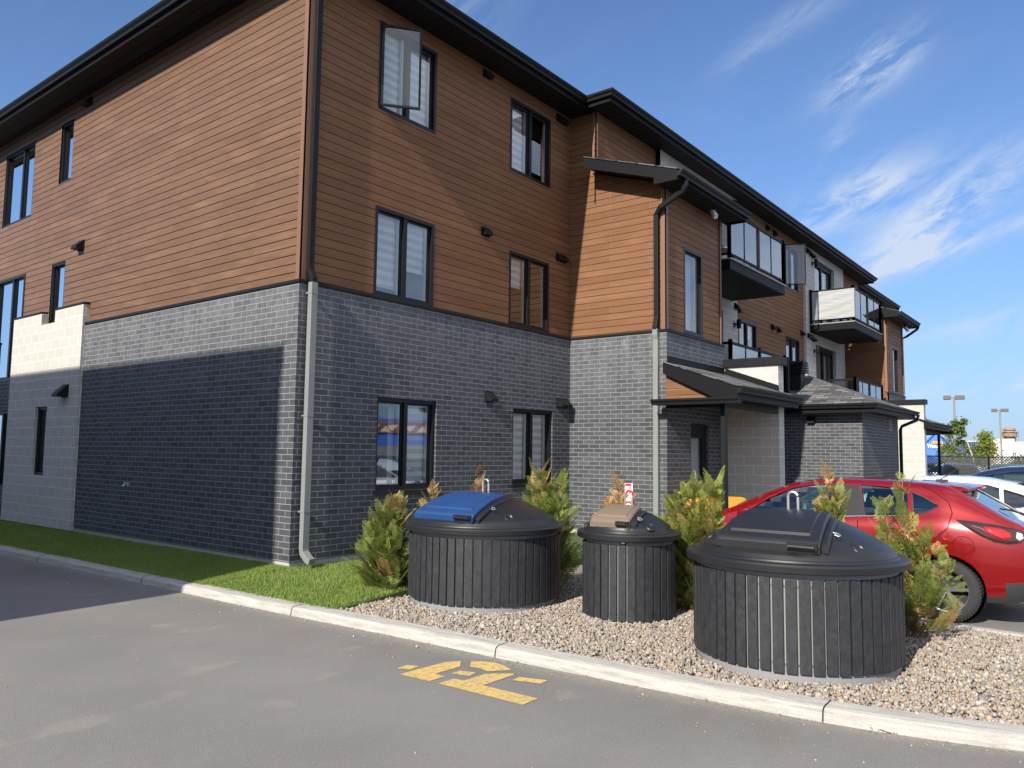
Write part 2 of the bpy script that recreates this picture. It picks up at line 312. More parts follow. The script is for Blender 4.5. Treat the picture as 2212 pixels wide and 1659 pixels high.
# ---------------------------------------------------------------- mesh helpers
FR = {}
class MB:
    def __init__(s): s.v = []; s.f = []; s.uv = []; s.mi = []
    def face(s, pts, uv=None, mi=0):
        i = len(s.v); s.v += [tuple(p) for p in pts]; s.f.append(tuple(range(i, i+len(pts)))); s.uv.append(uv or [(0, 0)]*len(pts)); s.mi.append(mi)
    def box(s, x0, x1, y0, y1, z0, z1, mi=0):
        P = lambda a, b, c: (a, b, c)
        for pts, ax in (((P(x0, y0, z0), P(x1, y0, z0), P(x1, y0, z1), P(x0, y0, z1)), 0), ((P(x1, y1, z0), P(x0, y1, z0), P(x0, y1, z1), P(x1, y1, z1)), 0),
                        ((P(x0, y1, z0), P(x0, y0, z0), P(x0, y0, z1), P(x0, y1, z1)), 1), ((P(x1, y0, z0), P(x1, y1, z0), P(x1, y1, z1), P(x1, y0, z1)), 1),
                        ((P(x0, y0, z1), P(x1, y0, z1), P(x1, y1, z1), P(x0, y1, z1)), 2), ((P(x0, y1, z0), P(x1, y1, z0), P(x1, y0, z0), P(x0, y0, z0)), 2)):
            uv = [(p[0], p[2]) if ax == 0 else (p[1], p[2]) if ax == 1 else (p[0], p[1]) for p in pts]
            s.face(pts, uv, mi)
        return s
    def obox(s, c, u, w, n, hu, hw, hn, mi=0):
        c, u, w, n = map(Vector, (c, u, w, n))
        for a, b, k, ha, hb, hk in ((u, w, n, hu, hw, hn), (w, n, u, hw, hn, hu), (n, u, w, hn, hu, hw)):
            for sg in (1, -1):
                q = [c+k*hk*sg+a*ha*sa*sg+b*hb*sb for sa, sb in ((-1, -1), (1, -1), (1, 1), (-1, 1))]
                s.face(q, [(0, 0), (1, 0), (1, 1), (0, 1)], mi)
        return s
    def tube(s, path, r, n=8, mi=0, caps=True, sq=None):
        path = [Vector(p) for p in path]; rings = []
        ref = Vector((0, 0, 1))
        for i, p in enumerate(path):
            t = (path[min(i+1, len(path)-1)]-path[max(i-1, 0)]).normalized()
            rf = ref if abs(t.dot(ref)) < .95 else Vector((0, 1, 0))
            a = t.cross(rf).normalized(); b = a.cross(t).normalized()
            if sq: a = (Vector((1, 0, 0))-t*t.x).normalized(); b = a.cross(t).normalized()
            rr = r[i] if isinstance(r, (list, tuple)) else r
            if sq: rings.append([p+a*sq[0]*sa+b*sq[1]*sb for sa, sb in ((-1, -1), (1, -1), (1, 1), (-1, 1))])
            else: rings.append([p+a*rr*cos(2*pi*k/n)+b*rr*sin(2*pi*k/n) for k in range(n)])
        m = len(rings[0])
        base = len(s.v)
        for rg in rings: s.v += [tuple(q) for q in rg]
        for i in range(len(rings)-1):
            for k in range(m):
                s.f.append((base+i*m+k, base+i*m+(k+1) % m, base+(i+1)*m+(k+1) % m, base+(i+1)*m+k)); s.uv.append([(0, 0)]*4); s.mi.append(mi)
        if caps:
            s.f.append(tuple(base+k for k in range(m))[::-1]); s.uv.append([(0, 0)]*m); s.mi.append(mi)
            s.f.append(tuple(base+(len(rings)-1)*m+k for k in range(m))); s.uv.append([(0, 0)]*m); s.mi.append(mi)
        return s
    def lathe(s, prof, c=(0, 0, 0), n=48, mi=0, axis='z'):
        base = len(s.v); m = len(prof)
        for k in range(n):
            a = 2*pi*k/n
            for (r, h) in prof:
                if axis == 'z': s.v.append((c[0]+r*cos(a), c[1]+r*sin(a), c[2]+h))
                else: s.v.append((c[0]+r*cos(a), c[1]+h, c[2]+r*sin(a)))
        for k in range(n):
            for j in range(m-1):
                a, b = base+k*m+j, base+((k+1) % n)*m+j
                s.f.append((a, b, b+1, a+1) if axis == 'z' else (a, a+1, b+1, b)); s.uv.append([(0, 0)]*4); s.mi.append(mi)
        return s
    def prism(s, poly, axis, a0, a1, mi=0):      # poly in the two other axes
        def P(q, t): return (t, q[0], q[1]) if axis == 'x' else (q[0], t, q[1]) if axis == 'y' else (q[0], q[1], t)
        s.face([P(q, a0) for q in poly], [q for q in poly], mi); s.face([P(q, a1) for q in poly][::-1], [q for q in poly][::-1], mi)
        for i in range(len(poly)):
            p, q = poly[i], poly[(i+1) % len(poly)]
            s.face([P(p, a0), P(p, a1), P(q, a1), P(q, a0)], [(a0, p[1]), (a1, p[1]), (a1, q[1]), (a0, q[1])], mi)
        return s
    def sweep(s, path, prof, mi=0, close=True, side=1):
        # path in plan, prof (outward offset, z); outward is to the right of travel
        n = len(path); secs = []; run = 0; P = [Vector((p[0], p[1])) for p in path]; runs = []
        for i in range(n):
            d1 = (P[i]-P[i-1]).normalized() if i else (P[1]-P[0]).normalized()
            d2 = (P[i+1]-P[i]).normalized() if i < n-1 else d1
            n1 = Vector((d1.y, -d1.x)); n2 = Vector((d2.y, -d2.x)); mt = (n1+n2); mt = mt/max(.15, mt.dot(n1)) if mt.length > 1e-6 else n1
            if i: run += (P[i]-P[i-1]).length
            runs.append(run)
            secs.append([(P[i].x+mt.x*o*side, P[i].y+mt.y*o*side, z) for o, z in prof])
        m = len(prof); lens = [0]
        for j in range(1, m+1): lens.append(lens[-1]+hypot(prof[j % m][0]-prof[j-1][0], prof[j % m][1]-prof[j-1][1]))
        for i in range(n-1):
            for j in range(m if close else m-1):
                k = (j+1) % m
                s.face([secs[i][j], secs[i][k], secs[i+1][k], secs[i+1][j]], [(runs[i], lens[j]), (runs[i], lens[j+1]), (runs[i+1], lens[j+1]), (runs[i+1], lens[j])], mi)
        if close: s.face(secs[0], None, mi); s.face(secs[-1][::-1], None, mi)
        return s
    def build_split(s, name, mats, parent, gap=.03, **kw):
        par = list(range(len(s.f))); 
        def find(a):
            while par[a] != a: par[a] = par[par[a]]; a = par[a]
            return a
        seen = {}
        for i, f in enumerate(s.f):
            for v in f:
                k = tuple(round(c*200) for c in s.v[v])
                if k in seen: par[find(i)] = find(seen[k])
                else: seen[k] = i
        comps = {}
        for i in range(len(s.f)): comps.setdefault(find(i), []).append(i)
        B = []
        for fs in comps.values():
            P = np.array([s.v[v] for i in fs for v in s.f[i]]); B.append([P.min(0), P.max(0), fs])
        ch = True
        while ch:
            ch = False
            for i in range(len(B)):
                for j in range(len(B)-1, i, -1):
                    if (B[i][0]-gap <= B[j][1]).all() and (B[j][0]-gap <= B[i][1]).all():
                        B[i] = [np.minimum(B[i][0], B[j][0]), np.maximum(B[i][1], B[j][1]), B[i][2]+B[j][2]]; B.pop(j); ch = True
        out = []
        for _, _, fs in B:
            m = MB(); 
            for i in fs: m.face([s.v[v] for v in s.f[i]], s.uv[i], s.mi[i])
            out.append(m.build(name, mats, parent, **kw))
        return out
    def build(s, name, mats, parent=None, smooth=False, world=True, loc=None, bevel=0, weld=False, subsurf=0):
        me = bpy.data.meshes.new(name)
        off = FR.get(parent.name, Vector((0, 0, 0))) if (parent and world) else (Vector(loc) if (loc is not None and world) else Vector((0, 0, 0)))
        me.from_pydata([(v[0]-off.x, v[1]-off.y, v[2]-off.z) for v in s.v], [], s.f)
        uvl = me.uv_layers.new(name='UVMap'); flat = [c for fu in s.uv for q in fu for c in q]; uvl.data.foreach_set('uv', flat)
        mats = mats if isinstance(mats, (list, tuple)) else [mats]
        for m in mats: me.materials.append(m)
        me.polygons.foreach_set('material_index', s.mi)
        if weld or subsurf or bevel:
            bm = bmesh.new(); bm.from_mesh(me); bmesh.ops.remove_doubles(bm, verts=bm.verts, dist=1e-5); bmesh.ops.recalc_face_normals(bm, faces=bm.faces)
            if bevel: bmesh.ops.bevel(bm, geom=[e for e in bm.edges if len(e.link_faces) == 2 and e.calc_face_angle(0) > .5], offset=bevel, segments=2, affect='EDGES', profile=.6)
            bm.to_mesh(me); bm.free()
        if smooth:
            me.polygons.foreach_set('use_smooth', [True]*len(me.polygons))
            if smooth != 'all': me.set_sharp_from_angle(angle=radians(35))
        me.update()
        o = bpy.data.objects.new(name, me); COL.objects.link(o)
        if parent: o.parent = parent; FR[o.name] = off
        elif loc is not None: o.location = loc; FR[o.name] = Vector(loc)
        if subsurf:
            md = o.modifiers.new('s', 'SUBSURF'); md.levels = md.render_levels = subsurf
        return o
def thing(name, label, cat, loc=(0, 0, 0), group=None, rz=0):
    o = bpy.data.objects.new(name, None); COL.objects.link(o); o.location = loc; o.rotation_euler = (0, 0, rz); o.empty_display_size = .2
    o['label'] = label; o['category'] = cat
    if group: o['group'] = group
    FR[o.name] = Vector(loc); return o
def tag(o, label, cat, group=None, kind=None):
    if kind: o['kind'] = kind
    if label: o['label'] = label
    if cat: o['category'] = cat
    if group: o['group'] = group
    return o
def struct(o): o['kind'] = 'structure'; return o

def copy_tree(o, parent=None):
    c = o.copy(); COL.objects.link(c)
    if parent: c.parent = parent
    for ch in list(o.children): copy_tree(ch, c)
    return c

def clip(poly, f):                                  # keep where f(u,z)>=0
    out = []
    for i in range(len(poly)):
        a, b = poly[i], poly[(i+1) % len(poly)]; fa, fb = f(*a[:2]), f(*b[:2])
        if fa >= 0: out.append(a)
        if (fa < 0) != (fb < 0):
            t = fa/(fa-fb); out.append(tuple(a[k]+(b[k]-a[k])*t for k in range(len(a))))
    return out
class Plane:
    def __init__(s, o, u, n): s.o = Vector(o); s.u = Vector(u); s.n = Vector(n)
    def P(s, u, z, d=0): v = s.o+s.u*u+s.n*d; return (v.x, v.y, z)
def wall(mb, pl, u0, u1, z0, z1, holes=(), rowh=None, dep=.0, top=None, mi=0, d=0.0, zrow=0.0, uvo=0.0, lip=.018):
    rows = []; g_ = .012 if (rowh and rowh > .12) else .006
    if rowh:
        k0 = math.floor((z0-zrow)/rowh)
        k = k0
        while zrow+k*rowh < z1: rows.append((max(z0, zrow+k*rowh), min(z1, zrow+(k+1)*rowh), zrow+k*rowh)); k += 1
    else: rows = [(z0, z1, z0)]
    for (a, b, rb) in rows:
        zs = sorted(set([a, b]+([rb+g_] if rowh and a < rb+g_ < b else [])+[h[2] for h in holes if a < h[2] < b]+[h[3] for h in holes if a < h[3] < b]))
        for za, zb in zip(zs, zs[1:]):
            zm = (za+zb)/2; dv = d if (not rowh or zm > rb+g_) else d-lip; iv = [(u0, u1)]
            for h in holes:
                if h[2] <= zm <= h[3]:
                    nv = []
                    for p, q in iv:
                        if h[1] <= p or h[0] >= q: nv.append((p, q)); continue
                        if p < h[0]: nv.append((p, h[0]))
                        if h[1] < q: nv.append((h[1], q))
                    iv = nv
            for p, q in iv:
                quads = [[(p, za, dv), (q, za, dv), (q, zb, dv), (p, zb, dv)]]
                if rowh and dv < d: quads.append([(p, zb, d-lip), (q, zb, d-lip), (q, zb, d), (p, zb, d)]); quads.append([(p, za, d-lip), (q, za, d-lip), (q, za, d), (p, za, d)])
                for Q in quads:
                    if top: Q = clip(Q, top)
                    if len(Q) >= 3: mb.face([pl.P(*t) for t in Q], [(t[0]+uvo, t[1]) for t in Q], mi)
def reveal(mb, pl, h, depth, d=0.0, mi=0):
    u0, u1, z0, z1 = h
    for (a, b) in (((u0, z0), (u0, z1)), ((u0, z1), (u1, z1)), ((u1, z1), (u1, z0)), ((u1, z0), (u0, z0))):
        mb.face([pl.P(a[0], a[1], d), pl.P(b[0], b[1], d), pl.P(b[0], b[1], d-depth), pl.P(a[0], a[1], d-depth)], [(a[0], a[1]), (b[0], b[1]), (b[0]+.1, b[1]), (a[0]+.1, a[1])], mi)
def pbox(mb, pl, u0, u1, z0, z1, d0, d1, mi=0):
    c = Vector(pl.P((u0+u1)/2, (z0+z1)/2, (d0+d1)/2)); mb.obox(c, pl.u, (0, 0, 1), pl.n, (u1-u0)/2, (z1-z0)/2, (d1-d0)/2, mi)
# ================================================================ THE APARTMENT BUILDING
BR = (0.0, 0.0, 0.0)
bld = thing('apartment_building', 'three storey apartment building with cedar brown siding over charcoal brick and black eaves', 'building', BR)
PA = Plane((0, 0, 0), (0, 1, 0), (-1, 0, 0)); PB = Plane((0, 0, 0), (1, 0, 0), (0, -1, 0))
PS = Plane((6.67, 0, 0), (0, 1, 0), (-1, 0, 0))            # side of the first bay
PF = Plane((0, -2.17, 0), (1, 0, 0), (0, -1, 0))           # front of the bays
PM = Plane((0, -0.6, 0), (1, 0, 0), (0, -1, 0))            # middle wall
SX = 33.27                                                  # the front mirrors about SX/2
ZB, ZL, ZT = .24, 4.06, 8.745
OFFS = -.055                                               # siding sits back of the brick
brk = MB(); sid = MB(); sid2 = MB(); blk = MB()
# openings (u0,u1,z0,z1)
A1 = [(7.87, 8.44, 1.17, 2.53), (9.9, 11.35, .84, 2.5)]
A2s = [(7.74, 8.38, 4.20, 5.47), (9.72, 11.3, 3.17, 5.46)]
A3 = [(7.75, 8.33, 7.15, 8.42), (9.66, 11.3, 6.72, 8.42)]
B1 = [(1.49, 2.78, 1.145, 2.56), (4.81, 6.07, 1.165, 2.56)]
B2 = [(1.39, 2.69, 4.11, 5.51), (4.70, 5.98, 4.11, 5.51)]
B3 = [(1.375, 2.67, 7.05, 8.48), (4.68, 5.99, 7.05, 8.475)]
wall(brk, PA, 0, 21, ZB, ZL, A1+[(7.74, 8.38, 4.20, 5.5), (9.72, 11.3, 3.17, 5.46)])
wall(sid, PA, .06, 21, ZL, ZT, A2s+A3, rowh=.1264, d=OFFS, zrow=4.089)
wall(brk, PB, 0, 6.67, ZB, ZL, B1, uvo=.06); wall(sid2, PB, .06, 6.72, ZL, ZT, B2+B3, rowh=ROWH, d=OFFS, zrow=4.113, uvo=31)
# pale block slab on the side wall, proud of the brick
hb = [(7.87, 8.44, 1.17, 2.53), (7.78, 8.42, 4.20, 4.6)]
wall(blk, PA, 6.53, 9.86, .2, 4.44, hb, d=.06, uvo=.1)
for (u, sgn) in ((6.53, 1), (9.86, -1)):
    blk.face([PA.P(u, .2, .06), PA.P(u, .2, -.06), PA.P(u, 4.44, -.06), PA.P(u, 4.44, .06)], [(u, .2), (u+.12, .2), (u+.12, 4.44), (u, 4.44)])
for a_, b_ in ((6.53, 7.78), (8.42, 9.86)): blk.face([PA.P(a_, 4.44, .06), PA.P(b_, 4.44, .06), PA.P(b_, 4.44, -.06), PA.P(a_, 4.44, -.06)])
reveal(blk, PA, hb[0], .14, .06)
for (a_, b_) in (((7.78, 4.44), (7.78, 4.20)), ((7.78, 4.20), (8.42, 4.20)), ((8.42, 4.20), (8.42, 4.44))):      # the open-topped notch under the slit window
    blk.face([PA.P(a_[0], a_[1], .06), PA.P(b_[0], b_[1], .06), PA.P(b_[0], b_[1], -.06), PA.P(a_[0], a_[1], -.06)], [(a_[0], a_[1]), (b_[0], b_[1]), (b_[0]+.1, b_[1]), (a_[0]+.1, a_[1])])
for h in A1[1:]: reveal(brk, PA, h, .12)
for h in B1: reveal(brk, PB, h, .11)
# first bay and its mirror
def mx(x, m): return SX-x if m else x
slit = (7.52, 8.37, 4.13, 5.85); door = (7.67, 8.50, .24, 2.36)
for m in (0, 1):
    S = Plane((mx(6.67, m), 0, 0), (0, 1, 0), (-1, 0, 0)) if not m else Plane((SX-6.67, 0, 0), (0, 1, 0), (1, 0, 0))
    so_ = OFFS
    wall(brk, S, -2.17, 0.1, ZB, ZL, uvo=.09+m)
    wall(sid2, S, -2.11, -.6, ZL, 7.6, rowh=ROWH, d=so_, zrow=4.113, top=lambda u, z: (7.42+(u+.6)*.335)-z, uvo=51)
    wall(sid2, S, -.6, 0.1, ZL, ZT, rowh=ROWH, d=so_, zrow=4.113, uvo=51)
    a, b = sorted((mx(6.67, m), mx(9.3, m))); F = PF
    sl = tuple(sorted((mx(slit[0], m), mx(slit[1], m))))+slit[2:]; dr = tuple(sorted((mx(door[0], m), mx(door[1], m))))+door[2:]
    wall(brk, F, a, b, ZB, ZL, [dr], uvo=.13); reveal(brk, F, dr, .12)
    wall(sid2, F, a+.06, b-.06, ZL, 6.85, [sl], rowh=ROWH, d=OFFS, zrow=4.113, uvo=71)
    # far flank of the bay
    fl = mx(9.3, m); Q = Plane((fl, 0, 0), (0, 1, 0), (1, 0, 0) if not m else (-1, 0, 0))
    wall(sid2, Q, -2.11, -.55, 3.2, 7.6, rowh=ROWH, d=OFFS, zrow=4.113, top=lambda u, z: (7.42+(u+.6)*.335)-z, uvo=91); wall(brk, Q, -2.17, -.55, ZB, 3.3)
# middle wall: siding with pale block pillars round the patio doors
DR = {0: (SX-22.80, SX-20.50), 1: (20.50, 22.80)}
W2 = [(14.03, 15.36, 4.10, 5.5), (17.78, 19.10, 4.10, 5.5)]; W3 = [(14.03, 15.36, 7.05, 8.47), (17.78, 19.10, 7.05, 8.47)]
wall(sid2, PM, 13.74, 19.53, 3.1, ZT, W2+W3, rowh=ROWH, d=0, zrow=4.113, uvo=111)
wall(brk, PM, 9.3, 23.97, ZB, 3.1, uvo=5)
for m in (0, 1):
    u0, u1 = (9.3, 13.74) if not m else (19.53, 23.97)
    hs = [(DR[m][0], DR[m][1], 3.35, 5.52), (DR[m][0], DR[m][1], 6.25, 8.50)]
    wall(blk, PM, u0, u1, 3.1, ZT, hs, d=.09, uvo=.2)
    for h in hs: reveal(blk, PM, h, .2, .09)
    e = 13.74 if not m else 19.53
    blk.face([PM.P(e, 3.1, .09), PM.P(e, 3.1, -.02), PM.P(e, ZT, -.02), PM.P(e, ZT, .09)], [(0, 3.1), (.11, 3.1), (.11, ZT), (0, ZT)])
    # upper wall over the bay roofs, a short stretch of siding
    a, b = (6.67, 9.3) if not m else (SX-9.3, SX-6.67)
    wall(sid2, PM, a, b, 6.8, ZT, rowh=ROWH, d=-.03, zrow=4.113, uvo=131)
# far front, far end and back walls
P3 = Plane((0, 0, 0), (1, 0, 0), (0, -1, 0))
B3m = [(SX-h[1], SX-h[0], h[2], h[3]) for h in B3+B2]
wall(brk, P3, SX-6.67, SX, ZB, ZL); wall(sid2, P3, SX-6.67, SX, ZL, ZT, B3m, rowh=ROWH, d=OFFS, zrow=4.113)
PE = Plane((SX, 0, 0), (0, 1, 0), (1, 0, 0)); PK = Plane((0, 21, 0), (1, 0, 0), (0, 1, 0))
for P_, l_ in ((PE, 21), (PK, SX)):
    wall(brk, P_, 0, l_, ZB, ZL); wall(sid2, P_, 0, l_, ZL, ZT, rowh=ROWH, d=OFFS, zrow=4.113)
# storage annex between the bays
GX0, GX1, GY = 14.68, 18.59, -3.57
PG = Plane((GX0, 0, 0), (0, 1, 0), (-1, 0, 0)); PGF = Plane((0, GY, 0), (1, 0, 0), (0, -1, 0)); PGR = Plane((GX1, 0, 0), (0, 1, 0), (1, 0, 0))
wall(brk, PG, GY, -.55, .1, 2.92, uvo=.05); wall(brk, PGF, GX0, GX1, .1, 2.92, uvo=.1); wall(brk, PGR, GY, -.55, .1, 2.92)
# pale entrance walls with their dark copings
cop = MB()
for m in (0, 1):
    a, b = (9.3, 9.6) if not m else (SX-9.6, SX-9.3)
    blk.box(a, b, -3.33, -2.171, .1, 3.60)
    cop.box(a-.05, b+.05, -3.40, -2.0, 3.60, 3.77)
    # low parapet of the brick at the terrace
brk.build_split('brick_wall', M_brick, bld); o_sid = sid.build_split('siding_wall', M_wood, bld)[0]; sid2.build_split('siding_wall', M_wood2, bld, gap=.005); blk.build_split('block_wall', M_block, bld)
o_sid['label'] = 'side wall siding with dark grooves and streaked grain'; 
cop.build_split('parapet_coping', M_black, bld, bevel=.004)
# foundation
fd = MB(); fp = [(-.0, 21.0), (0, 0), (6.67, 0), (6.67, -2.17), (9.3, -2.17), (9.3, -.6), (23.97, -.6), (23.97, -2.17), (26.6, -2.17), (26.6, 0), (SX, 0), (SX, 21)]
fd.sweep(fp, [(-.3, -.1), (-.012, -.1), (-.012, ZB-.001), (-.3, ZB-.001)]); fd.build('foundation', M_conc, bld)
# ledge flashing between brick and siding
lg = MB(); prof = [(-.07, 4.045), (.022, 4.045), (.022, 4.075), (.012, 4.095), (-.07, 4.105)]
lg.sweep([(0, 6.53), (0, 0), (6.67, 0), (6.67, -2.17), (9.32, -2.17)], prof)
lg.sweep([(0, 21), (0, 11.32)], prof); lg.sweep([(SX-9.32, -2.17), (SX-6.67, -2.17), (SX-6.67, 0), (SX, 0)], prof)
lg.sweep([(0, 9.88), (0, 8.42)], [(-.07, 4.44), (.075, 4.44), (.075, 4.475), (-.07, 4.485)]); lg.sweep([(0, 7.78), (0, 6.51)], [(-.07, 4.44), (.075, 4.44), (.075, 4.475), (-.07, 4.485)])
lg.build_split('ledge_flashing', M_black, bld)
# corner trims
tr = MB()
def vtrim(x, y, sx, sy, z0, z1, w=.085): # L-shaped board round an outside corner; sx, sy point into the walls
    t = .018
    x0, x1 = sorted((x-sx*t, x+sx*w)); y0, y1 = sorted((y-sy*t, y+sy*w))
    tr.box(min(x-sx*t, x), max(x-sx*t, x), y0, y1, z0, z1); tr.box(x0, x1, min(y-sy*t, y), max(y-sy*t, y), z0, z1)
c0 = .055
vtrim(c0-.016, c0-.016, 1, 1, 4.10, ZT); vtrim(6.67+c0-.016, -2.17+c0-.016, 1, 1, 4.10, 7.05); vtrim(6.67+c0-.016, -.6+.03, 1, 1, 7.45, ZT, .07)
vtrim(SX-9.3+c0-.016, -2.17+c0-.016, 1, 1, 4.10, 7.0); vtrim(SX-6.67-c0+.016, -2.17+c0-.016, -1, 1, 4.10, 7.0); vtrim(9.3-c0+.016, -2.17+c0-.016, -1, 1, 4.10, 7.0, .04)
tr.build_split('corner_trim', M_trimwood, bld)
# ---- main roof
E0 = .50
eave = [(-E0, 21.5), (-E0, -E0), (6.17+.23, -E0), (6.17+.23, -.6-E0), (SX-6.4, -.6-E0), (SX-6.4, -E0), (SX+E0, -E0), (SX+E0, 21.5)]
sf = MB()
def flat(mb, x0, x1, y0, y1, z, mi=0): mb.face([(x0, y0, z), (x1, y0, z), (x1, y1, z), (x0, y1, z)], [(x0, y0), (x1, y0), (x1, y1), (x0, y1)], mi)
flat(sf, -E0, SX+E0, -E0, 21.5, ZT); flat(sf, 6.4, SX-6.4, -.6-E0, -E0, ZT)
sf.build('soffit', M_soffit, bld)
fa = MB(); fa.sweep(eave, [(-.02, 8.715), (.0, 8.715), (.0, 8.90), (-.02, 8.90)]); fa.build('fascia', M_char, bld)
gt = MB()
def gut(z, d=.0, h=.13, w=.115): return [(d+.001, z-h), (d+w*.55, z-h), (d+w*.62, z-h*.62), (d+w*.95, z-h*.3), (d+w*.95, z-.012), (d+w, z-.012), (d+w, z), (d+w*.86, z), (d+w*.86, z-.03), (d+.001, z-.03)]
gt.sweep(eave, gut(8.92, h=.115)); gt.build('gutter', M_black, bld)
rf = MB()
SL = .36
def hip(mb, x0, x1, y0, y1, z, sl, back=True):
    h = min((x1-x0), (y1-y0))/2
    if (x1-x0) >= (y1-y0): r = [((x0+h), (y0+y1)/2, z+h*sl), ((x1-h), (y0+y1)/2, z+h*sl)]
    else: r = [((x0+x1)/2, y0+h, z+h*sl), ((x0+x1)/2, y1-h, z+h*sl)]
    c = [(x0, y0, z), (x1, y0, z), (x1, y1, z), (x0, y1, z)]
    def F(pts):
        p0, p1 = Vector(pts[0]), Vector(pts[1]); u = (p1-p0).normalized(); nrm = (Vector(pts[2])-p0).cross(u).normalized(); w = u.cross(nrm)
        if w.z < 0: w = -w
        mb.face(pts, [((Vector(p)-p0).dot(u), (Vector(p)-p0).dot(w)) for p in pts])
    if (x1-x0) >= (y1-y0): F([c[0], c[1], r[1], r[0]]); F([c[1], c[2], r[1]]); F([c[2], c[3], r[0], r[1]]); F([c[3], c[0], r[0]])
    else: F([c[0], c[1], r[0]]); F([c[1], c[2], r[1], r[0]]); F([c[2], c[3], r[1]]); F([c[3], c[0], r[0], r[1]])
hip(rf, -E0-.03, SX+E0+.03, -E0-.03, 21.5, 8.925, SL); hip(rf, 6.37, SX-6.37, -.6-E0-.03, 19.5, 8.935, SL)
hip(rf, GX0-.40, GX1+.40, GY-.42, -.55+3.2, 3.10, .42)
# lean-to roofs over the bays and the entrance canopies
sr = MB(); fsc = MB(); gt2 = MB(); sf2 = MB()
for m in (0, 1):
    X = lambda x: mx(x, m)
    def pr(mb, poly, xa, xb): a, b = sorted((X(xa), X(xb))); mb.prism(poly, 'x', a, b)
    # third storey bay roof
    top = [(-.57, 7.655), (-2.62, 6.97), (-2.62, 6.955), (-.57, 7.64)]; pr(sr, top, 6.25, 9.62)
    pr(fsc, [(-.57, 7.64), (-2.60, 6.955), (-2.60, 6.77), (-2.12, 6.77), (-2.12, 6.90), (-.57, 7.42)], 6.27, 6.30)
    pr(fsc, [(-.57, 7.64), (-2.60, 6.955), (-2.60, 6.77), (-2.12, 6.77), (-2.12, 6.90), (-.57, 7.42)], 9.57, 9.60)
    a, b = sorted((X(6.301), X(9.569)))
    sf2.face([(a, -2.599, 6.80), (b, -2.599, 6.80), (b, -2.1, 6.80), (a, -2.1, 6.80)]); 
    a2, b2 = sorted((X(6.301), X(6.69))); sf2.face([(a2, -2.1, 6.93), (b2, -2.1, 6.93), (b2, -.58, 7.45), (a2, -.58, 7.45)])
    fsc.box(a, b, -2.60, -2.58, 6.78, 6.95)
    gt2.sweep([(a-.04, -2.60), (b+.04, -2.60)], gut(6.955, h=.12))
    # canopy
    top = [(-2.175, 3.462), (-3.62, 2.955), (-3.62, 2.94), (-2.175, 3.447)]; pr(sr, top, 6.48, 9.72)
    pr(fsc, [(-2.175, 3.445), (-3.60, 2.94), (-3.60, 2.735), (-3.22, 2.735), (-2.175, 3.235)], 6.50, 6.53)
    pr(fsc, [(-3.335, 3.03), (-3.60, 2.94), (-3.60, 2.735), (-3.335, 2.735)], 9.67, 9.70)
    a, b = sorted((X(6.531), X(9.669))); fsc.box(a, b, -3.60, -3.58, 2.72, 2.94)
    gt2.sweep([(a-.06, -3.60), (b+.06, -3.60)], gut(2.945, h=.12))
    a3, b3 = sorted((X(6.55), X(9.27))); sf2.face([(a3, -3.579, 2.735), (b3, -3.579, 2.735), (b3, -2.19, 2.735), (a3, -2.19, 2.735)])
    a3, b3 = sorted((X(9.27), X(9.669))); sf2.face([(a3, -3.579, 2.736), (b3, -3.579, 2.736), (b3, -3.34, 2.736), (a3, -3.34, 2.736)])
    # pent return with its own gutter along the canopy side, and the infill above it
    fsc.box(*sorted((X(6.36), X(6.55))), -3.66, -2.08, 2.64, 2.70)
    pth = [(X(6.36), -2.04), (X(6.36), -3.70)]
    gt2.sweep(pth if not m else pth[::-1], gut(2.745, h=.105, w=.10))
    P_ = Plane((X(6.60), 0, 0), (0, 1, 0), (-1 if not m else 1, 0, 0)); tri = MB()
    wall(tri, P_, -3.25, -2.19, 2.70, 3.3, rowh=.115, zrow=2.72, lip=.008, top=lambda u, z: (3.22+(u+2.19)*.455)-z, uvo=7)
    tri.build('siding_wall', M_wood2, bld)
    # beams and post
    pm = MB(); pm.box(*sorted((X(6.62), X(6.745))), -3.315, -3.235, .1, 2.60); pm.build('canopy_post', M_black, bld, bevel=.004)
    bm_ = MB(); bm_.box(*sorted((X(6.60), X(9.299))), -3.33, -3.22, 2.60, 2.73); bm_.box(*sorted((X(6.61), X(6.73))), -3.219, -2.18, 2.60, 2.73); bm_.build('canopy_beam', M_char, bld)
    # flashing at the head of the canopy
    fl = MB(); a, b = sorted((X(6.69), X(9.30))); fl.prism([(-2.172, 3.45), (-2.20, 3.45), (-2.20, 3.455), (-2.182, 3.59), (-2.172, 3.59)], 'x', a, b)
    a, b = sorted((X(9.285), X(9.299))); fl.prism([(-2.2, 3.45), (-3.34, 3.05), (-3.34, 3.17), (-3.30, 3.19), (-2.2, 3.59)], 'x', a, b); fl.build_split('roof_flashing', M_char, bld)
# annex eaves
gp = [(GX0-.38, 1.0), (GX0-.38, GY-.40), (GX1+.38, GY-.40), (GX1+.38, 1.0)]
fsc.sweep(gp, [(-.02, 2.86), (0, 2.86), (0, 3.06), (-.02, 3.06)]); gt2.sweep(gp, gut(3.085, h=.11))
flat(sf2, GX0-.37, GX1+.37, GY-.39, -.6, 2.885)
rf.build_split('roof', M_shingle, bld); sr.build_split('lean_to_roof', M_shingle, bld); fsc.build_split('fascia', M_char, bld); gt2.build_split('gutter', M_black, bld); sf2.build_split('soffit', M_soffit, bld)

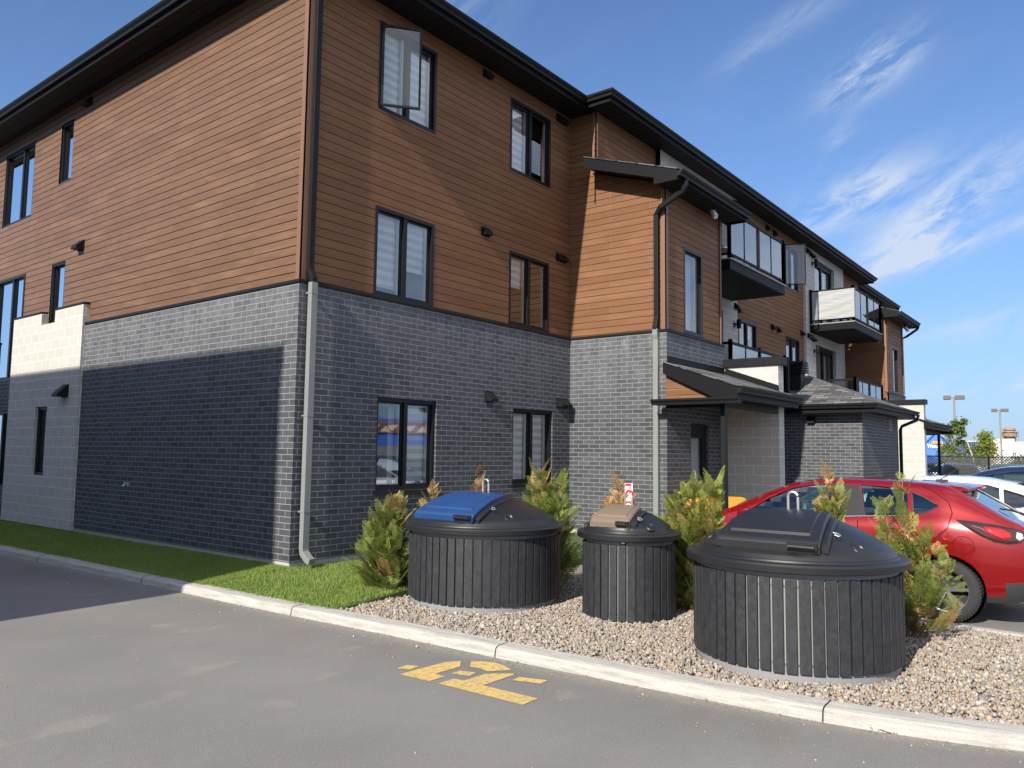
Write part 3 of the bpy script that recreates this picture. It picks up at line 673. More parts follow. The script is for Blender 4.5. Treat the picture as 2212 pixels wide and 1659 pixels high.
# ---- windows
def window(pl, h, rec=.06, d=0.0, blind=True, n=2, curtain=False, openleft=False, sill=False, split=.5, bl=(1, 1)):
    u0, u1, z0, z1 = h; F = MB(); t = .055; dd = d-rec
    # black casing round the opening
    for (a, b, c, e) in ((u0, u0+t, z0, z1), (u1-t, u1, z0, z1), (u0+t, u1-t, z1-t, z1), (u0+t, u1-t, z0, z0+t)): pbox(F, pl, a, b, c, e, dd-.06, dd+.035)
    um = u0+(u1-u0)*split
    if n == 2: pbox(F, pl, um-.04, um+.04, z0+t, z1-t, dd-.05, dd+.02)
    if sill: pbox(F, pl, u0-.03, u1+.03, z0-.045, z0-.002, d-.08, d+.05)
    f = F.build('window', M_blackm, bld)
    spans = [(u0+t, um-.04), (um+.04, u1-t)] if n == 2 else [(u0+t, u1-t)]
    for i, (a, b) in enumerate(spans):
        op = openleft and i == 0
        s = MB(); q = .032
        if op:   # sash cranked open, hinged at its left edge
            ang = radians(38) if openleft is True else openleft; hx = a; U = (pl.u*cos(ang)+pl.n*sin(ang)); Nn = (pl.n*cos(ang)-pl.u*sin(ang)); wd = b-a+.06
            O = Vector(pl.P(hx, 0, dd+.04)); P2 = Plane(O, U, Nn); ga, gb, D0 = 0, wd, 0
        else: P2 = pl; ga, gb, D0 = a, b, dd-.03
        for (aa, bb, c, e) in ((ga, ga+q, z0+t, z1-t), (gb-q, gb, z0+t, z1-t), (ga+q, gb-q, z1-t-q, z1-t), (ga+q, gb-q, z0+t, z0+t+q)): pbox(s, P2, aa, bb, c, e, D0-.02, D0+.018)
        s.build('sash', M_blackm if (op or (i == 0 and n == 2)) else M_blackm, f)
        g = MB(); g.face([P2.P(ga+q, z0+t+q, D0), P2.P(gb-q, z0+t+q, D0), P2.P(gb-q, z1-t-q, D0), P2.P(ga+q, z1-t-q, D0)]); g.build('glass_pane', M_sash if op else M_glass, f)
        # pale inner liner at the right of the sash
        w_ = MB(); pbox(w_, pl, b-.05, b-.012, z0+t, z1-t, dd-.10, dd-.055); w_.build('inner_frame', M_white, f)
        if blind and bl[i]:
            zl = z1-t-(z1-z0-2*t)*bl[i]
            k = MB(); k.face([pl.P(a, zl, dd-.13), pl.P(b, zl, dd-.13), pl.P(b, z1-t, dd-.13), pl.P(a, z1-t, dd-.13)], [(a, zl), (b, zl), (b, z1), (a, z1)]); k.build('blind', M_blind, f)
        if curtain:
            k = MB(); nn = 24
            for j in range(nn):
                ua, ub = a+(b-a)*j/nn, a+(b-a)*(j+1)/nn; da = dd-.22-.03*sin(j*1.3); db = dd-.22-.03*sin((j+1)*1.3)
                if curtain == 'side' and .3 < j/nn < .75: continue
                k.face([pl.P(ua, z0+t, da), pl.P(ub, z0+t, db), pl.P(ub, z1-t, db), pl.P(ua, z1-t, da)])
            k.build('curtain', M_curtain, f, smooth='all')
    return f
window(PB, B1[0], .07, bl=(0, .95), curtain='side', sill=True); window(PB, B1[1], .07, bl=(1, 1), sill=True)
window(PB, B2[0], .03, OFFS, bl=(.9, .62)); window(PB, B2[1], .03, OFFS, bl=(.45, .0), blind=True)
f = window(PB, B3[0], .03, OFFS, openleft=True, bl=(1, 1)); f['label'] = 'window with its left sash cranked open'
window(PB, B3[1], .03, OFFS, bl=(.98, .0))
window(PA, A1[0], .09, .06, n=1, blind=False); window(PA, A1[1], .08, 0, blind=False, split=.4)
window(PA, A2s[0], .07, OFFS+.02, n=1, bl=(1,)); window(PA, A2s[1], .05, OFFS+.03, curtain='side', bl=(0, 1), split=.42)
window(PA, A3[0], .06, OFFS, n=1, bl=(1,)); window(PA, A3[1], .05, OFFS, bl=(.97, .6), split=.42)
for m in (0, 1):
    sl = tuple(sorted((mx(slit[0], m), mx(slit[1], m))))+slit[2:]; window(PF, sl, .03, OFFS, n=1, blind=False, curtain=True)
window(PM, W2[0], .04, 0, bl=(0, .3), curtain=True); window(PM, W2[1], .04, 0, bl=(0, 0), curtain=True); window(PM, W3[0], .04, 0, bl=(.4, .4), curtain='side')
f = window(PM, W3[1], .04, 0, bl=(0, .2), curtain='side', openleft=radians(62)); f['label'] = 'window with its sash swung wide open'
for h in B3m: window(P3, h, .03, OFFS)
# patio doors and the entrance doors
def patio(pl, h, d, lab):
    u0, u1, z0, z1 = h; F = MB(); dd = d-.15
    for (a, b, c, e) in ((u0, u0+.08, z0, z1), (u1-.08, u1, z0, z1), (u0+.08, u1-.08, z1-.14, z1), (u0+.08, u1-.08, z0, z0+.08), ((u0+u1)/2-.05, (u0+u1)/2+.05, z0+.08, z1-.14)): pbox(F, pl, a, b, c, e, dd-.05, dd+.04)
    f = F.build('patio_door', M_blackm, bld); f['label'] = lab
    for a, b in ((u0+.08, (u0+u1)/2-.05), ((u0+u1)/2+.05, u1-.08)):
        g = MB(); g.face([pl.P(a, z0+.08, dd), pl.P(b, z0+.08, dd), pl.P(b, z1-.14, dd), pl.P(a, z1-.14, dd)]); g.build('glass_pane', M_glass, f)
        k = MB()
        for j in range(26):
            ua, ub = a+(b-a)*j/26, a+(b-a)*(j+1)/26; k.face([pl.P(ua, z0+.1, dd-.2-.04*sin(j*1.5)), pl.P(ub, z0+.1, dd-.2-.04*sin(j*1.5+1.5)), pl.P(ub, z1-.15, dd-.2-.04*sin(j*1.5+1.5)), pl.P(ua, z1-.15, dd-.2-.04*sin(j*1.5))])
        k.build('curtain', M_curtain, f, smooth='all')
for m in (0, 1):
    patio(PM, (DR[m][0], DR[m][1], 3.35, 5.52), .09, 'sliding patio door onto the lower terrace'); patio(PM, (DR[m][0], DR[m][1], 6.25, 8.50), .09, 'sliding patio door onto the balcony')
    dr = tuple(sorted((mx(door[0], m), mx(door[1], m))))+door[2:]; u0, u1, z0, z1 = dr
    F = MB()
    for (a, b, c, e) in ((u0, u0+.05, z0, z1), (u1-.05, u1, z0, z1), (u0+.05, u1-.05, z1-.22, z1), (u1-.17, u1-.05, z0, z1-.22), (u0+.05, u1-.17, z1-.28, z1-.22), (u0+.05, u1-.17, z0, z0+.25)): pbox(F, PF, a, b, c, e, -.12, -.05)
    f = F.build('entrance_door', M_blackm, bld)
    g = MB(); g.face([PF.P(u0+.05, z0+.25, -.085), PF.P(u1-.17, z0+.25, -.085), PF.P(u1-.17, z1-.28, -.085), PF.P(u0+.05, z1-.28, -.085)]); g.build('glass_pane', M_glass, f)
    k = MB(); k.box(u0+.02, u0+.30, -1.98, -1.97, .3, 2.15); k.box(u0+.34, u1-.12, -2.02, -2.01, .3, 2.12); k.build('added_glass_backing', M_curtain, f)  # pale panels added close behind the door glass to make it look lighter
    hnd = MB(); y_ = -2.17+.0; hnd.tube([(u0+.17, y_+.06, 1.00), (u0+.17, y_-.0, 1.0), (u0+.17, y_-.01, 1.0), (u0+.17, y_-.01, 1.42), (u0+.17, y_, 1.42), (u0+.17, y_+.06, 1.42)], .013); hnd.build('door_handle', M_steel, f, smooth=True)

# ---- balconies and terraces
def railing(parent, path, z0, z1, cloth=None):
    fr = MB(); gl = MB(); posts = []
    for (p, q) in zip(path, path[1:]):
        p, q = Vector(p), Vector(q); Ld = (q-p).length; u = (q-p)/Ld; n_ = Vector((u.y, -u.x)); ns = 2 if Ld > 2.2 else 1
        def ob(mb, a, b, za, zb, w, mi=0): 
            c = p+u*(a+b)/2; mb.obox((c.x, c.y, (za+zb)/2), (u.x, u.y, 0), (0, 0, 1), (n_.x, n_.y, 0), (b-a)/2, (zb-za)/2, w/2, mi)
        for k in range(ns+1): a = Ld*k/ns; ob(fr, a-.035, a+.035, z0, z1+.05, .07)
        for k in range(ns):
            a, b = Ld*k/ns+.035, Ld*(k+1)/ns-.035; md = (a+b)/2
            ob(fr, a, b, z1-.055, z1, .05); ob(fr, a, b, z0+.08, z0+.125, .04); ob(fr, md-.015, md+.015, z0+.125, z1-.055, .03)
            for c, e in ((a+.01, md-.02), (md+.02, b-.01)): ob(gl, c, e, z0+.13, z1-.06, .008)
    f = fr.build('railing', M_char, parent); g = gl.build('glass_panel', M_rail, parent); return f
for m in (0, 1):
    x0, x1 = sorted((mx(9.87, m), mx(13.39, m)))
    s = MB(); s.box(x0, x1, -2.10, -.691, 5.87, 6.09)
    b_ = s.build('balcony', M_char, bld, bevel=.004); b_['label'] = 'dark balcony slab, nearer one' if not m else 'dark balcony slab, farther one'
    e = MB(); e.box(x0-.02, x1+.02, -2.13, -.691, 6.091, 6.125); e.build('deck_edge', M_liner, b_)
    us = MB(); us.box(x0+.03, x1-.03, -2.07, -.70, 5.855, 5.869); us.build('balcony_soffit', M_soffit, b_)
    railing(b_, [(x0+.03, -.74), (x0+.03, -2.07), (x1-.03, -2.07), (x1-.03, -.74)], 6.126, 7.24)
    t = MB(); t.box(x0-.1, x1, -2.10, -.691, 3.08, 3.30); b2 = t.build('terrace_slab', M_char, bld)
    railing(b2, [(x0+.03, -.74), (x0+.03, -2.07), (x1-.03, -2.07), (x1-.03, -.74)], 3.301, 4.25)
    # long corner post down the end of the terrace
    c = MB(); c.box(x1-.09 if not m else x0+.02, x1-.02 if not m else x0+.09, -2.18, -2.11, 3.0, 4.25); c.build('terrace_post', M_char, bld)

# ---- vents, lamps, cameras
def vent(pl, u, z, d=0.0, w=.19, h=.16, dp=.15):
    v = MB(); c = lambda a, b, e: pl.P(u+a, z+b, d+e)
    pbox(v, pl, u-w/2-.012, u+w/2+.012, z-h/2-.012, z+h/2+.02, d-.03, d+.018)
    pts = [(h/2, .018), (h/2-.015, .05), (-h/2+.045, dp), (-h/2, dp), (-h/2, .018)]
    L_ = [c(-w/2, b, e) for b, e in pts]; R_ = [c(w/2, b, e) for b, e in pts]
    v.face(L_); v.face(R_[::-1])
    for i in range(5): v.face([L_[i], R_[i], R_[(i+1) % 5], L_[(i+1) % 5]])
    return v.build('vent_hood', M_black, bld)
vent(PB, 4.10, 2.72); vent(PB, 6.27, 2.74, w=.15); vent(PB, 6.47, 2.74, w=.15)
vent(PB, 4.0, 5.69, OFFS, w=.2, h=.13, dp=.1); vent(PB, 6.29, 5.70, OFFS, w=.15, h=.13, dp=.1); vent(PB, 6.47, 5.70, OFFS, w=.15, h=.13, dp=.1)
vent(PB, 3.97, 8.62, OFFS, w=.2, h=.12, dp=.1); vent(PB, 6.28, 8.60, OFFS, w=.16, h=.12, dp=.1); vent(PB, 6.46, 8.60, OFFS, w=.16, h=.12, dp=.1)
vent(PA, 7.08, 2.80, .06, w=.24, h=.22, dp=.2); vent(PA, 7.05, 5.66, OFFS, w=.24, h=.17, dp=.15); vent(PA, 7.1, 8.58, OFFS, w=.24, h=.14, dp=.12)
for (u, z) in ((16.6, 5.60), (17.1, 5.58), (16.3, 8.58), (16.9, 8.55), (13.6, 5.75), (13.95, 5.72), (19.7, 5.72), (20.0, 5.70), (20.2, 5.66), (13.6, 8.6), (19.75, 8.6), (20.05, 8.56), (20.3, 8.54), (19.3, 5.76)):
    vent(PM, u, z, .09 if (u < 13.74 or u > 19.53) else 0, w=.17, h=.15, dp=.13)
vent(PG, -2.3, 2.70, .0, w=.2, h=.16, dp=.1)
for (u, z) in ((13.5, 5.25), (20.27, 8.28), (20.27, 5.28)):
    l = MB(); l.lathe([(0, -.12), (.055, -.12), (.06, -.11), (.06, .11), (.055, .12), (0, .12)], (u, -.6-.09-.13, z), 20); pbox(l, PM, u-.03, u+.03, z-.08, z+.04, .09, .12); pbox(l, PM, u-.015, u+.015, z-.02, z+.02, .12, .18)
    l.build('wall_lamp', M_char, bld, smooth=True)
def camera_dome(x, y, z):
    c = MB(); c.obox((x, y, z-.02), (1, 0, 0), (0, 0, 1), (0, 1, 0), .035, .06, .035); c.obox((x-.03, y-.05, z-.16), (.55, 0, -.2), (.2, 0, .55), (0, 1, 0), .12, .16, .06, 1)
    return c
cm = MB(); cm.obox((8.35, -2.38, 6.76), (1, 0, 0), (0, 0, 1), (0, 1, 0), .035, .05, .035); d_ = Vector((-.45, -.5, -.75)).normalized(); s_ = d_.cross(Vector((0, 0, 1))).normalized(); t_ = s_.cross(d_)
cm.obox((8.30, -2.42, 6.66), d_, s_, t_, .13, .045, .04, 1); cm.build('security_camera', [M_black, M_white], bld, bevel=.006)
cm = MB(); cm.obox((25.9, -2.38, 6.76), (1, 0, 0), (0, 0, 1), (0, 1, 0), .035, .05, .035); cm.obox((25.88, -2.42, 6.62), d_, s_, t_, .13, .045, .04, 1); cm.build('security_camera', [M_black, M_white], bld, bevel=.006)
# wall grille on the annex and roof vent above it
g = MB(); pbox(g, PGF, 17.42, 17.80, 2.50, 2.80, 0, .02)
for k in range(6): pbox(g, PGF, 17.46, 17.76, 2.54+k*.04, 2.56+k*.04, .02, .03, 1)
g.build('wall_grille', [M_liner, M_slat], bld)
rv = MB(); rx, ry = 15.55, -1.65
rv.box(rx-.17, rx+.17, ry-.17, ry+.17, 3.55, 4.05)
for k in range(4): rv.prism([(rx-.27+.01*k, 4.05+k*.065), (rx+.27-.01*k, 4.05+k*.065), (rx+.24-.01*k, 4.09+k*.065), (rx-.24+.01*k, 4.09+k*.065)], 'y', ry-.26, ry+.26)
rv.prism([(rx-.25, 4.31), (rx+.25, 4.31), (rx+.14, 4.39), (rx-.14, 4.39)], 'y', ry-.25, ry+.25); rv.build('roof_vent', M_black, bld)
# hose tap
tp = MB(); tp.tube([(0.0, 4.52, 1.12), (-.07, 4.52, 1.12), (-.10, 4.52, 1.09)], .014); tp.tube([(-.05, 4.47, 1.15), (-.05, 4.57, 1.15)], .008); tp.obox((-.008, 4.52, 1.12), (0, 1, 0), (0, 0, 1), (1, 0, 0), .035, .03, .008); tp.build('hose_tap', M_steel, bld, smooth=True)

# ---- downspouts
def spout(path, sx, sy, m, nm='downspout', z=None):
    d = MB(); d.tube(path, 0, sq=(sx, sy)); return d.build(nm, m, bld, bevel=.006)
dx = .17
spout([(dx, -.48, 8.78), (dx, -.40, 8.60), (dx, -.06, 8.38), (dx, -.0, 8.2), (dx, .0, 4.35), (dx, -.01, 4.25), (dx, -.085, 4.12), (dx, -.085, 4.02)], .045, .035, M_black)
spout([(dx, -.085, 4.06), (dx, -.085, .42), (dx, -.10, .36), (dx, -.20, .28), (dx, -.27, .26)], .052, .042, M_spout)['label'] = 'grey lower length of downspout ending in an elbow'
for z in (3.9, 2.2, .9): 
    b_ = MB(); b_.box(dx-.056, dx+.056, -.132, -.001, z, z+.02); b_.build('downspout_strap', M_spout, bld)
sx = 6.59; yy = -1.97
spout([(6.50, -2.66, 6.84), (6.50, -2.64, 6.70), (6.52, -2.58, 6.62), (6.585, -2.10, 6.42), (6.655, yy, 6.30), (6.655, yy, 4.35), (6.63, yy, 4.25), (6.60, yy, 4.14), (6.60, yy, 4.08)], .035, .045, M_black)
spout([(6.60, yy, 4.10), (6.605, yy, 3.98), (6.63, yy+.0, 3.90), (6.625, yy, .3)], .035, .05, M_spout)['label'] = 'grey lower length of downspout on the bay'
spout([(18.9, GY-.50, 3.0), (18.88, GY-.45, 2.84), (18.72, GY-.08, 2.66), (18.66, GY-.05, 2.55), (18.66, GY-.05, .1)], .04, .04, M_black)
spout([(SX-6.42, -2.66, 6.84), (SX-6.42, -2.62, 6.72), (SX-6.5, -2.25, 6.45), (SX-6.62, -2.10, 6.35), (SX-6.62, -2.10, 4.2)], .04, .04, M_black)
spout([(SX+E0-.1, -.56, 8.80), (SX+.3, -.5, 8.62), (SX+.05, -.1, 8.45), (SX+.05, -.1, 4.2)], .04, .04, M_black)
# house numbers on the pale pillar
# ================================================================ GROUND
road = MB(); road.face([(-700, -700, 0), (700, -700, 0), (700, 700, 0), (-700, 700, 0)], [(0, 0), (1, 0), (1, 1), (0, 1)])
struct(road.build('road', M_asph))
KB = [(-1.62, 30), (-1.58, 12), (-1.52, 5.5), (-1.42, 2.9), (-1.37, .4), (-1.33, -1.4), (-1.25, -2.9), (-1.21, -4.0), (-1.19, -4.8), (-1.11, -6.3), (-1.04, -7.2), (-.94, -7.75), (-.78, -8.3), (-.56, -8.9), (-.2, -9.5), (.35, -10.1), (1.1, -10.5), (2.0, -10.65), (2.5, -10.66)]
def smooth_path(p, n=4):
    out = []
    for i in range(len(p)-1):
        p0, p1, p2, p3 = [np.array(p[min(max(j, 0), len(p)-1)]) for j in (i-1, i, i+1, i+2)]
        for k in range(n):
            t = k/n; out.append(tuple(.5*((2*p1)+(-p0+p2)*t+(2*p0-5*p1+4*p2-p3)*t*t+(-p0+3*p1-3*p2+p3)*t**3)))
    out.append(p[-1]); return out
KP = smooth_path(KB, 5)
def kerbx(y):
    for a, b in zip(KP, KP[1:]):
        if b[1] <= y <= a[1]: t = (a[1]-y)/(a[1]-b[1]+1e-9); return a[0]+(b[0]-a[0])*t
    return KP[-1][0]
kb = MB(); kb.sweep(KP, [(0, -.05), (0, .0), (-.012, .070), (-.03, .086), (-.06, .092), (-.19, .098), (-.20, .02), (-.20, -.05)])
ko = kb.build('kerb', M_kerb, smooth=True); struct(ko)
# dark joints across the kerb
for y in (4.2, 1.2, -1.85, -4.55, -7.22):
    j = MB(); x = kerbx(y); j.prism([(x-.004, 0.0), (x+.010, .072), (x+.03, .0885), (x+.06, .0945), (x+.19, .1005), (x+.19, .09), (x+.05, .08), (x+.02, .0)], 'y', y-.005, y+.005)
    struct(j.build('kerb_joint', M_slat))
k2 = MB(); K2P = [(2.55, -10.6), (2.50, -9.0), (2.50, -7.6), (2.62, -6.9), (2.62, -3.6)]
k2.sweep(smooth_path(K2P, 4)[::1], [(0, -.05), (0, .09), (-.02, .105), (-.13, .105), (-.15, .09), (-.15, -.05)]); struct(k2.build('kerb', M_kerb))
# walk in front of the entrance and lawn, gravel bed
wk = MB(); wk.box(5.2, 30, -3.59, -2.19, -.05, .095); wk.box(6.7, 9.28, -2.19, -2.18, -.05, .095); struct(wk.build('pavement', M_conc))
lw = MB(); ys = np.arange(-2.3, 21, .5)
def lawnz(x, y): 
    k = kerbx(min(y, 29))+.19; t = min(1, max(0, (x-k)/(0.0-k+.001))); return .090+.085*t
for a, b in zip(ys, ys[1:]):
    xa, xb = kerbx(a)+.185, kerbx(b)+.185
    for s0, s1 in ((0, .5), (.5, 1)):
        q = [(xa+(0.02-xa)*s0, a), (xa+(.02-xa)*s1, a), (xb+(.02-xb)*s1, b), (xb+(.02-xb)*s0, b)]; lw.face([(x, y, lawnz(x, y)-.01) for x, y in q])
lw.face([(0.02, -2.3, .165), (6.67, -2.3, .165), (6.67, .0, .165), (.02, 0, .165)])
lw.face([(-1.2, -2.3, 0), (6.67, -2.3, 0), (6.67, -2.3, .165), (.02, -2.3, .165), (-1.09, -2.3, .08)])
struct(lw.build('lawn', M_turfb))
gv = MB(); pts = [(x, y) for x, y in KP if y < -2.1]
for a, b in zip(pts, pts[1:]): gv.face([(a[0]+.18, a[1], .066), (2.4, a[1] if a[1] > -10.3 else -10.3, .066), (2.4, b[1] if b[1] > -10.3 else -10.3, .066), (b[0]+.18, b[1], .066)])
gv.face([(2.4, -10.3, .065), (2.48, -10.3, .065), (2.48, -2.28, .065), (2.4, -2.28, .065)]); gv.face([(-1.1, -2.25, .064), (2.48, -2.25, .064), (2.48, -3.0, .064), (-1.02, -3.0, .064)])
gv.face([(2.4, -2.25, .0655), (6.6, -2.25, .0655), (6.6, -3.5, .0655), (2.4, -3.5, .0655)])
struct(gv.build('gravel_ground', M_soil))

BINS = [(.464, -3.022, .865), (.816, -4.702, .49), (.213, -6.631, .83)]
# stones: thousands of pebbles, one object
def ico():
    bm = bmesh.new(); bmesh.ops.create_icosphere(bm, subdivisions=1, radius=1); v = np.array([x.co[:] for x in bm.verts]); f = np.array([[q.index for q in p.verts] for p in bm.faces]); bm.free(); return v, f
IV, IF = ico()
def inst(name, V, F, T, tones, m, smooth=False):
    # V (nv,3), T (n,3,4), tones (n,3)
    n = len(T); nv = len(V); co_ = (np.einsum('nij,vj->nvi', T[:, :, :3], V)+T[:, None, :, 3]).reshape(-1, 3)
    fc = (F[None]+(np.arange(n)*nv)[:, None, None]).reshape(-1, F.shape[1])
    me = bpy.data.meshes.new(name); me.vertices.add(len(co_)); me.vertices.foreach_set('co', co_.astype(np.float32).ravel())
    k = F.shape[1]; me.loops.add(fc.size); me.loops.foreach_set('vertex_index', fc.astype(np.int32).ravel())
    me.polygons.add(len(fc)); me.polygons.foreach_set('loop_start', np.arange(0, fc.size, k, dtype=np.int32)); me.polygons.foreach_set('loop_total', np.full(len(fc), k, dtype=np.int32))
    if smooth: me.polygons.foreach_set('use_smooth', np.ones(len(fc), dtype=bool))
    at = me.color_attributes.new('tone', 'FLOAT_COLOR', 'POINT'); c = np.ones((n, nv, 4), dtype=np.float32)
    c[:, :, :3] = tones[:, None, :] if tones.ndim == 2 else tones; at.data.foreach_set('color', c.ravel())
    me.materials.append(m); me.update(calc_edges=True); me.validate(); o = bpy.data.objects.new(name, me); COL.objects.link(o); return o
def rotmats(n, rng):
    q = rng.normal(size=(n, 4)); q /= np.linalg.norm(q, axis=1)[:, None]; w, x, y, z = q.T
    return np.stack([np.stack([1-2*(y*y+z*z), 2*(x*y-z*w), 2*(x*z+y*w)], -1), np.stack([2*(x*y+z*w), 1-2*(x*x+z*z), 2*(y*z-x*w)], -1), np.stack([2*(x*z-y*w), 2*(y*z+x*w), 1-2*(x*x+y*y)], -1)], 1)
rng = np.random.default_rng(3)
PAL = np.array([.62, .60, .58])*.72+.28*np.array([.70, .62, .52]) if False else .61*np.array([(.42, .36, .30), (.50, .44, .37), (.33, .29, .26), (.27, .25, .24), (.56, .50, .43), (.46, .33, .23), (.36, .27, .21), (.62, .58, .53), (.40, .38, .37), (.52, .40, .27)])
def stones(n, x0, x1, y0, y1, keep, size, zf):
    P = np.stack([rng.uniform(x0, x1, n), rng.uniform(y0, y1, n)], 1); k = np.array([keep(*p) for p in P]); P = P[k]; n = len(P)
    s = size*np.exp(rng.normal(0, .28, n)); R = rotmats(n, rng); sc3 = np.stack([s, s*rng.uniform(.6, .9, n), s*rng.uniform(.45, .75, n)], 1)
    T = np.zeros((n, 3, 4)); T[:, :, :3] = R*sc3[:, None, :]; T[:, 0, 3] = P[:, 0]; T[:, 1, 3] = P[:, 1]; T[:, 2, 3] = [zf(*p) for p in P]; T[:, 2, 3] += rng.uniform(-.006, .012, n)
    tone = (.78*PAL[rng.integers(0, len(PAL), n)]+.22*np.array([[.315, .275, .232]]))*rng.uniform(.8, 1.15, (n, 1)); return T, tone
def inbed(x, y):
    if x < kerbx(y)+.175+.02*rng.random(): return False
    if y > -2.25-.12*sin(x*5) and x < 2.5: return False
    for (bx, by, r) in BINS:
        if hypot(x-bx, y-by) < r-.015: return False
    return True
kx = lambda x, y: .083
T1, t1 = stones(68000, -1.2, 2.42, -10.2, -2.1, inbed, .0132, kx)
T2, t2 = stones(7000, -1.2, 2.42, -10.2, -2.1, inbed, .0175, lambda x, y: .089)
IVr = IV*(1+.16*rng.normal(size=IV.shape))
go = inst('gravel', IVr, IF, np.concatenate([T1, T2]), np.concatenate([t1, t2]), M_stone, True); tag(go, 'grey and tan river stones spread round the bins behind the kerb', None, None, 'stuff')
# strays on the asphalt along the kerb foot
def stray(x, y): k = kerbx(y); return k-.5*rng.random()**3-.015 < x-.0 < k-.012 and rng.random() < .5
P = []
for _ in range(700):
    y = rng.uniform(-9, 2); x = kerbx(y)-.012-.75*rng.random()**4; P.append((x, y))
for _ in range(70): P.append((rng.uniform(-4.5, -1.5), rng.uniform(-8.5, 1)))
P = np.array(P); n = len(P); s = .0036*np.exp(rng.normal(0, .45, n)); s[rng.random(n) < .03] *= 2.6
R = rotmats(n, rng); T = np.zeros((n, 3, 4)); T[:, :, :3] = R*np.stack([s, s*.8, s*.65], 1)[:, None, :]; T[:, 0, 3] = P[:, 0]; T[:, 1, 3] = P[:, 1]; T[:, 2, 3] = s*.5+.001
tag(inst('grit', IVr, IF, T, np.where(rng.random((n, 1)) < .12, np.array([[.45, .43, .40]]), PAL[rng.integers(0, 10, n)]), M_stone, True), 'loose pebbles and grit scattered on the asphalt along the kerb', None, None, 'stuff')
# grass blades
def blades(n, gen, h0):
    P = np.array([gen() for _ in range(n)]); a = rng.uniform(0, 2*pi, n); h = h0*rng.uniform(.55, 1.35, n); w = rng.uniform(.0018, .0034, n)
    ln = rng.uniform(.1, .75, n)*h; b = rng.uniform(0, 2*pi, n)
    V = np.array([(-1, 0, 0), (1, 0, 0), (.75, .25, .55), (-.75, .25, .55), (0, 1, 1.0)])
    F = np.array([(0, 1, 2), (0, 2, 3), (3, 2, 4)])
    T = np.zeros((n, 3, 4)); T[:, 0, 0] = w*np.cos(a); T[:, 1, 0] = w*np.sin(a); T[:, 0, 1] = ln*np.cos(b); T[:, 1, 1] = ln*np.sin(b); T[:, 2, 2] = h; T[:, :, 3] = P
    pn = np.sin(P[:, 0]*3.1+np.sin(P[:, 1]*2.3)*1.5)*np.sin(P[:, 1]*1.7+P[:, 0])
    base = np.array([.185, .275, .056])+np.clip(pn, -1, 1)[:, None]*np.array([.018, .018, .004]); tone = base*rng.uniform(.7, 1.45, (n, 1)); dry = rng.random(n) < .11+.08*(pn > .4); tone[dry] = np.array([.33, .29, .13])*rng.uniform(.7, 1.1, (dry.sum(), 1))
    return V, F, T, tone
def ggen():
    while True:
        r = rng.random()
        if r < .55: y = -2.28+rng.random()**1.3*5.5
        else: y = rng.uniform(0, 13)
        k = kerbx(y)+.17; x = rng.uniform(k-.035, 0.0 if y > 0 else 3.2)
        if y < -2.1 and rng.random() < .5: continue
        if any(hypot(x-bx, y-by) < br-.01 for bx, by, br in BINS): continue
        return (x, y, lawnz(x, y)-.012 if x < 0 else .155)
V, F, T, tn = blades(190000, ggen, .040); gr = inst('grass', V, F, T, tn, M_leaf); tag(gr, 'short green lawn grass between the kerb and the brick wall', None, None, 'stuff')
# yellow stencil digits on the road
polys = [[(-1.861, -4.168), (-1.822, -4.266), (-1.942, -4.281), (-1.99, -4.174)], [(-1.602, -4.339), (-1.477, -4.412), (-1.616, -4.526), (-1.893, -4.515), (-1.903, -4.626), (-2.073, -4.62), (-2.089, -4.313)], [(-1.698, -4.605), (-1.66, -4.742), (-1.765, -4.757), (-1.817, -4.603)], [(-1.432, -4.487), (-1.376, -4.551), (-1.336, -4.667), (-1.357, -4.787), (-1.418, -4.906), (-1.574, -4.781), (-1.546, -4.685), (-1.564, -4.586)], [(-1.637, -4.814), (-1.481, -4.974), (-1.516, -5.003), (-1.885, -4.999), (-1.869, -5.5), (-2.053, -5.501), (-2.07, -4.712), (-1.899, -4.715), (-1.884, -4.812)], [(-1.531, -5.073), (-1.458, -5.293), (-1.568, -5.298), (-1.638, -5.084)]]
ym = MB()
for p in polys: ym.face([(x, y, .004) for x, y in p])
tag(ym.build('painted_stencil', M_yel), 'worn yellow stencil number 12 painted on the asphalt by the kerb', 'road marking')
yl = MB()
yl.box(4.93, 5.03, -8.6, -3.62, .0, .004); tag(yl.build('parking_line', M_yel), 'yellow parking line beside the red hatchback', 'road marking')
for x, l in ((7.62, 'yellow parking line between the white car and the dark blue car'),):
    yl = MB(); yl.box(x, x+.1, -8.6, -3.62, .0, .004); tag(yl.build('parking_line', M_yel), l, 'road marking')

